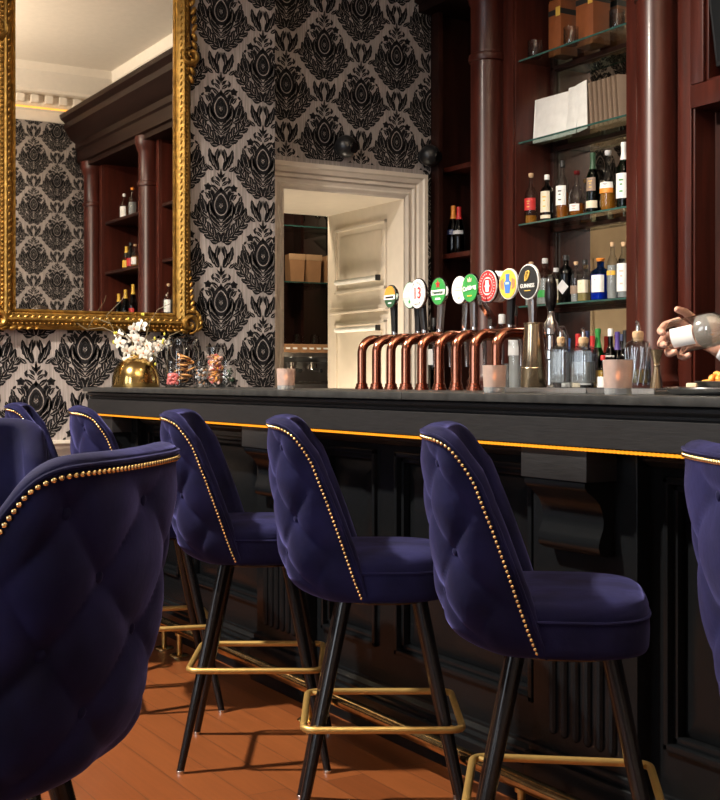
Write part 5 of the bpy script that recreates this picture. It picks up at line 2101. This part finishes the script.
pb = empty('person', (0, 0, 0), 0, 'bartender in a navy jacket with white cuff reaching in to pour from a clear bottle', 'person')
WR = cw(717, 347, 3.42)
EL = Vector((2.80, 2.22, 1.10))
RS = Vector((3.02, 2.11, 1.40))
LS = Vector((3.02, 1.73, 1.40))
LE = Vector((2.99, 1.64, 1.13))
LW = Vector((2.80, 1.74, 1.14))
hip = Vector((3.08, 1.92, .94))
fing = [
    ([(678, 321, 3.43), (665, 325, 3.425), (660, 331, 3.385), (663, 333, 3.35)], .0105),
    ([(674, 333, 3.44), (663, 339, 3.43), (660.5, 344, 3.385), (665, 345, 3.345)], .0110),
    ([(678, 343, 3.43), (668, 351, 3.41), (669, 354, 3.37), (675, 352, 3.33)], .0108),
    ([(687, 347, 3.42), (680, 356, 3.39), (684, 357.5, 3.35), (689, 355, 3.32)], .0095),
]
segs = []
palm = [cw(704, 342, 3.43), cw(690, 333, 3.44)]
for f_, r in fing:
    P = [cw(*p) for p in f_]
    segs.append((cw(708, 343, 3.43), P[0], .014, r * 1.15))
    for k in range(3):
        segs.append((P[k], P[k + 1], r * (1.08 - .05 * k), r * (1.03 - .06 * k)))
segs += [(cw(700, 337, 3.445), cw(684, 329, 3.445), .016, .013), (cw(702, 342, 3.44), cw(688, 341, 3.44), .016, .013)]
TH = [cw(708, 340, 3.42), cw(697, 322, 3.405), cw(685, 312, 3.365), cw(677, 309.5, 3.335)]
for k in range(3):
    segs.append((TH[k], TH[k + 1], (.017, .0135, .0115)[k], (.0135, .0115, .0095)[k]))
segs += [(WR, cw(706, 343, 3.43), .024, .020), (WR, EL, .026, .040), (EL, RS, .042, .052)]
# left hand resting on the bar's working edge
LH = [Vector((2.77, 1.76, 1.158)), Vector((2.71, 1.775, 1.15))]
segs += [(LS, LE, .052, .042), (LE, LW, .040, .026), (LW, LH[0], .026, .020), (LH[0], LH[1], .02, .017)]
for k, off in enumerate((-.03, -.01, .01, .03)):
    b0 = LH[1] + Vector((0, off, 0))
    segs.append((LH[0], b0, .016, .010))
    segs.append((b0, b0 + Vector((-.04, off * .2, -.002)), .0098, .009))
    segs.append((b0 + Vector((-.04, off * .2, -.002)), b0 + Vector((-.066 + abs(off) * .3, off * .25, -.008)), .009, .0078))
segs += [(LH[0] + Vector((.01, .02, 0)), LH[0] + Vector((-.02, .055, -.004)), .014, .011), (LH[0] + Vector((-.02, .055, -.004)), LH[0] + Vector((-.05, .062, -.008)), .011, .009)]
neck = Vector((3.03, 1.92, 1.47))
hd = Vector((2.99, 1.93, 1.635))
segs += [(hip, Vector((3.05, 1.92, 1.2)), .135, .13), (Vector((3.05, 1.86, 1.3)), Vector((3.05, 1.98, 1.3)), .125, .125), (LS, RS, .06, .06), (neck - Vector((0, 0, .06)), neck + Vector((-.01, 0, .07)), .058, .055),
         (hd + Vector((.02, 0, .03)), hd + Vector((.0, 0, .04)), .086, .082), (hd + Vector((-.015, 0, -.02)), hd + Vector((-.03, 0, -.065)), .068, .042),
         (hd + Vector((-.078, 0, .02)), hd + Vector((-.098, 0, -.018)), .010, .014)]
for s_ in (-1, 1):
    segs.append((hd + Vector((.012, s_ * .082, -.015)), hd + Vector((.018, s_ * .086, .02)), .010, .014))
    hj = hip + Vector((0, s_ * .095, -.02))
    kn = Vector((3.06, 1.92 + s_ * .11, .50))
    an = Vector((3.08, 1.92 + s_ * .12, .09))
    segs += [(hj, kn, .085, .058), (kn, an, .056, .038), (an + Vector((0, 0, -.03)), an + Vector((-.15, s_ * .02, -.05)), .038, .032)]
body = capsules(segs, .0046, 'body', M['skin'], pb, 4)
for s_ in (-1, 1):
    q = MB()
    q.ball(hd + Vector((-.074, s_ * .032, .012)), .013, 2)
    ey = q.build('eye', M['white'], pb)
    q = MB()
    q.ball(hd + Vector((-.0835, s_ * .032, .012)), .0058, 2, (.7, 1, 1))
    q.build('iris', M['hair'], ey)
    q = MB()
    q.tube([hd + Vector((-.080, s_ * .046, .031)), hd + Vector((-.087, s_ * .032, .036)), hd + Vector((-.086, s_ * .018, .033))], [.002, .0038, .003], 8)
    q.build('eyebrow', M['hair'], pb)
q = MB()
q.tube([hd + Vector((-.071, -.024, -.06)), hd + Vector((-.078, 0, -.062)), hd + Vector((-.071, .024, -.06))], [.003, .006, .003], 8)
q.build('mouth', M['lipred'], pb)
capsules([(hd + Vector((.035, 0, .06)), hd + Vector((.01, 0, .075)), .085, .075), (hd + Vector((.05, 0, 0)), hd + Vector((.045, 0, .05)), .07, .08)], .008, 'hair', M['hair'], pb, 4)
SL = WR + (EL - WR) * .10
jk = [(SL + (EL - WR) * .04, EL, .041, .054), (EL, RS, .056, .068), (LS, LE, .066, .054), (LE, LW + (LE - LW) * .15, .054, .040), (LS, RS, .076, .076), (Vector((3.05, 1.86, 1.28)), Vector((3.05, 1.98, 1.28)), .142, .142),
      (Vector((3.06, 1.87, 1.0)), Vector((3.06, 1.97, 1.0)), .145, .145), (Vector((3.06, 1.87, .84)), Vector((3.06, 1.97, .84)), .15, .15), (Vector((3.05, 1.92, 1.28)), Vector((3.06, 1.92, .84)), .15, .16), (neck - Vector((0, 0, .05)), neck - Vector((0, 0, .02)), .075, .068)]
capsules(jk, .009, 'jacket', M['suit'], pb, 4)
capsules([(SL - (EL - WR) * .02, SL + (EL - WR) * .1, .034, .037)], .005, 'shirt_cuff', M['shirt'], pb, 2)
tr = []
for s_ in (-1, 1):
    tr += [(hip + Vector((0, s_ * .095, -.02)), Vector((3.06, 1.92 + s_ * .11, .50)), .102, .078), (Vector((3.06, 1.92 + s_ * .11, .50)), Vector((3.08, 1.92 + s_ * .12, .13)), .076, .066)]
capsules(tr + [(hip + Vector((0, -.06, 0)), hip + Vector((0, .06, 0)), .125, .125)], .010, 'trousers', M['black'], pb, 4)
for s_ in (-1, 1):
    capsules([(Vector((3.09, 1.92 + s_ * .12, .05)), Vector((2.90, 1.92 + s_ * .14, .042)), .05, .042)], .008, 'shoe', M['shoe'], pb, 3)

M['spirit'] = pm('sparkle_spirit', (0.88, 0.83, 0.76), 0.08, noise=0.03)  # pale spirit, whitened to imitate bright reflections in the bottle glass
M['spirit'].node_tree.nodes['Principled BSDF'].inputs['Transmission Weight'].default_value = 0.75
M['spirit'].node_tree.nodes['Principled BSDF'].inputs['IOR'].default_value = 1.2
# the bottle in the hand
bdir = Vector((.21, -.96, .16)).normalized()
base = cw(674, 337.5, 3.375)
g = empty('bottle', base, 0, 'clear round bottle with white label held sideways in the bartender hand', 'bottle')
g.rotation_mode = 'QUATERNION'
g.rotation_quaternion = bdir.to_track_quat('Z', 'Y')
q = MB()
r = .0465
q.lathe([(0, .006), (r * .86, 0), (r, .008), (r, .115), (r * .95, .130), (r * .74, .146), (r * .42, .156), (r * .30, .166), (r * .29, .215), (r * .36, .218), (r * .36, .230), (r * .24, .230)], n=40, cap0=False, cap1=False)
q.build('glass_body', M['cut'], g, angle=50)
q = MB()
rr = []
for z in (.018, .085):
    row = []
    for k in range(15):
        a = R(158 + 66 * k / 14)
        row.append(((r + .0007) * math.cos(a), (r + .0007) * math.sin(a), z))
    rr.append(row)
q.rings(rr, close=False, cap0=False, cap1=False)
lb = q.build('paper_label', M['white'], g, angle=60)
q = MB()
q.lathe([(.001, .088), (r * .93, .088), (r * .93, .114), (r * .88, .128), (r * .68, .143), (r * .3, .152), (.001, .153)], n=36)
q.build('liquid', M['spirit'], g, angle=50)
q = MB()
q.tube([(0, 0, .228), (0, 0, .245), (.004, 0, .275)], [.011, .007, .0045], 12)
q.build('pourer', M['chrome'], g)
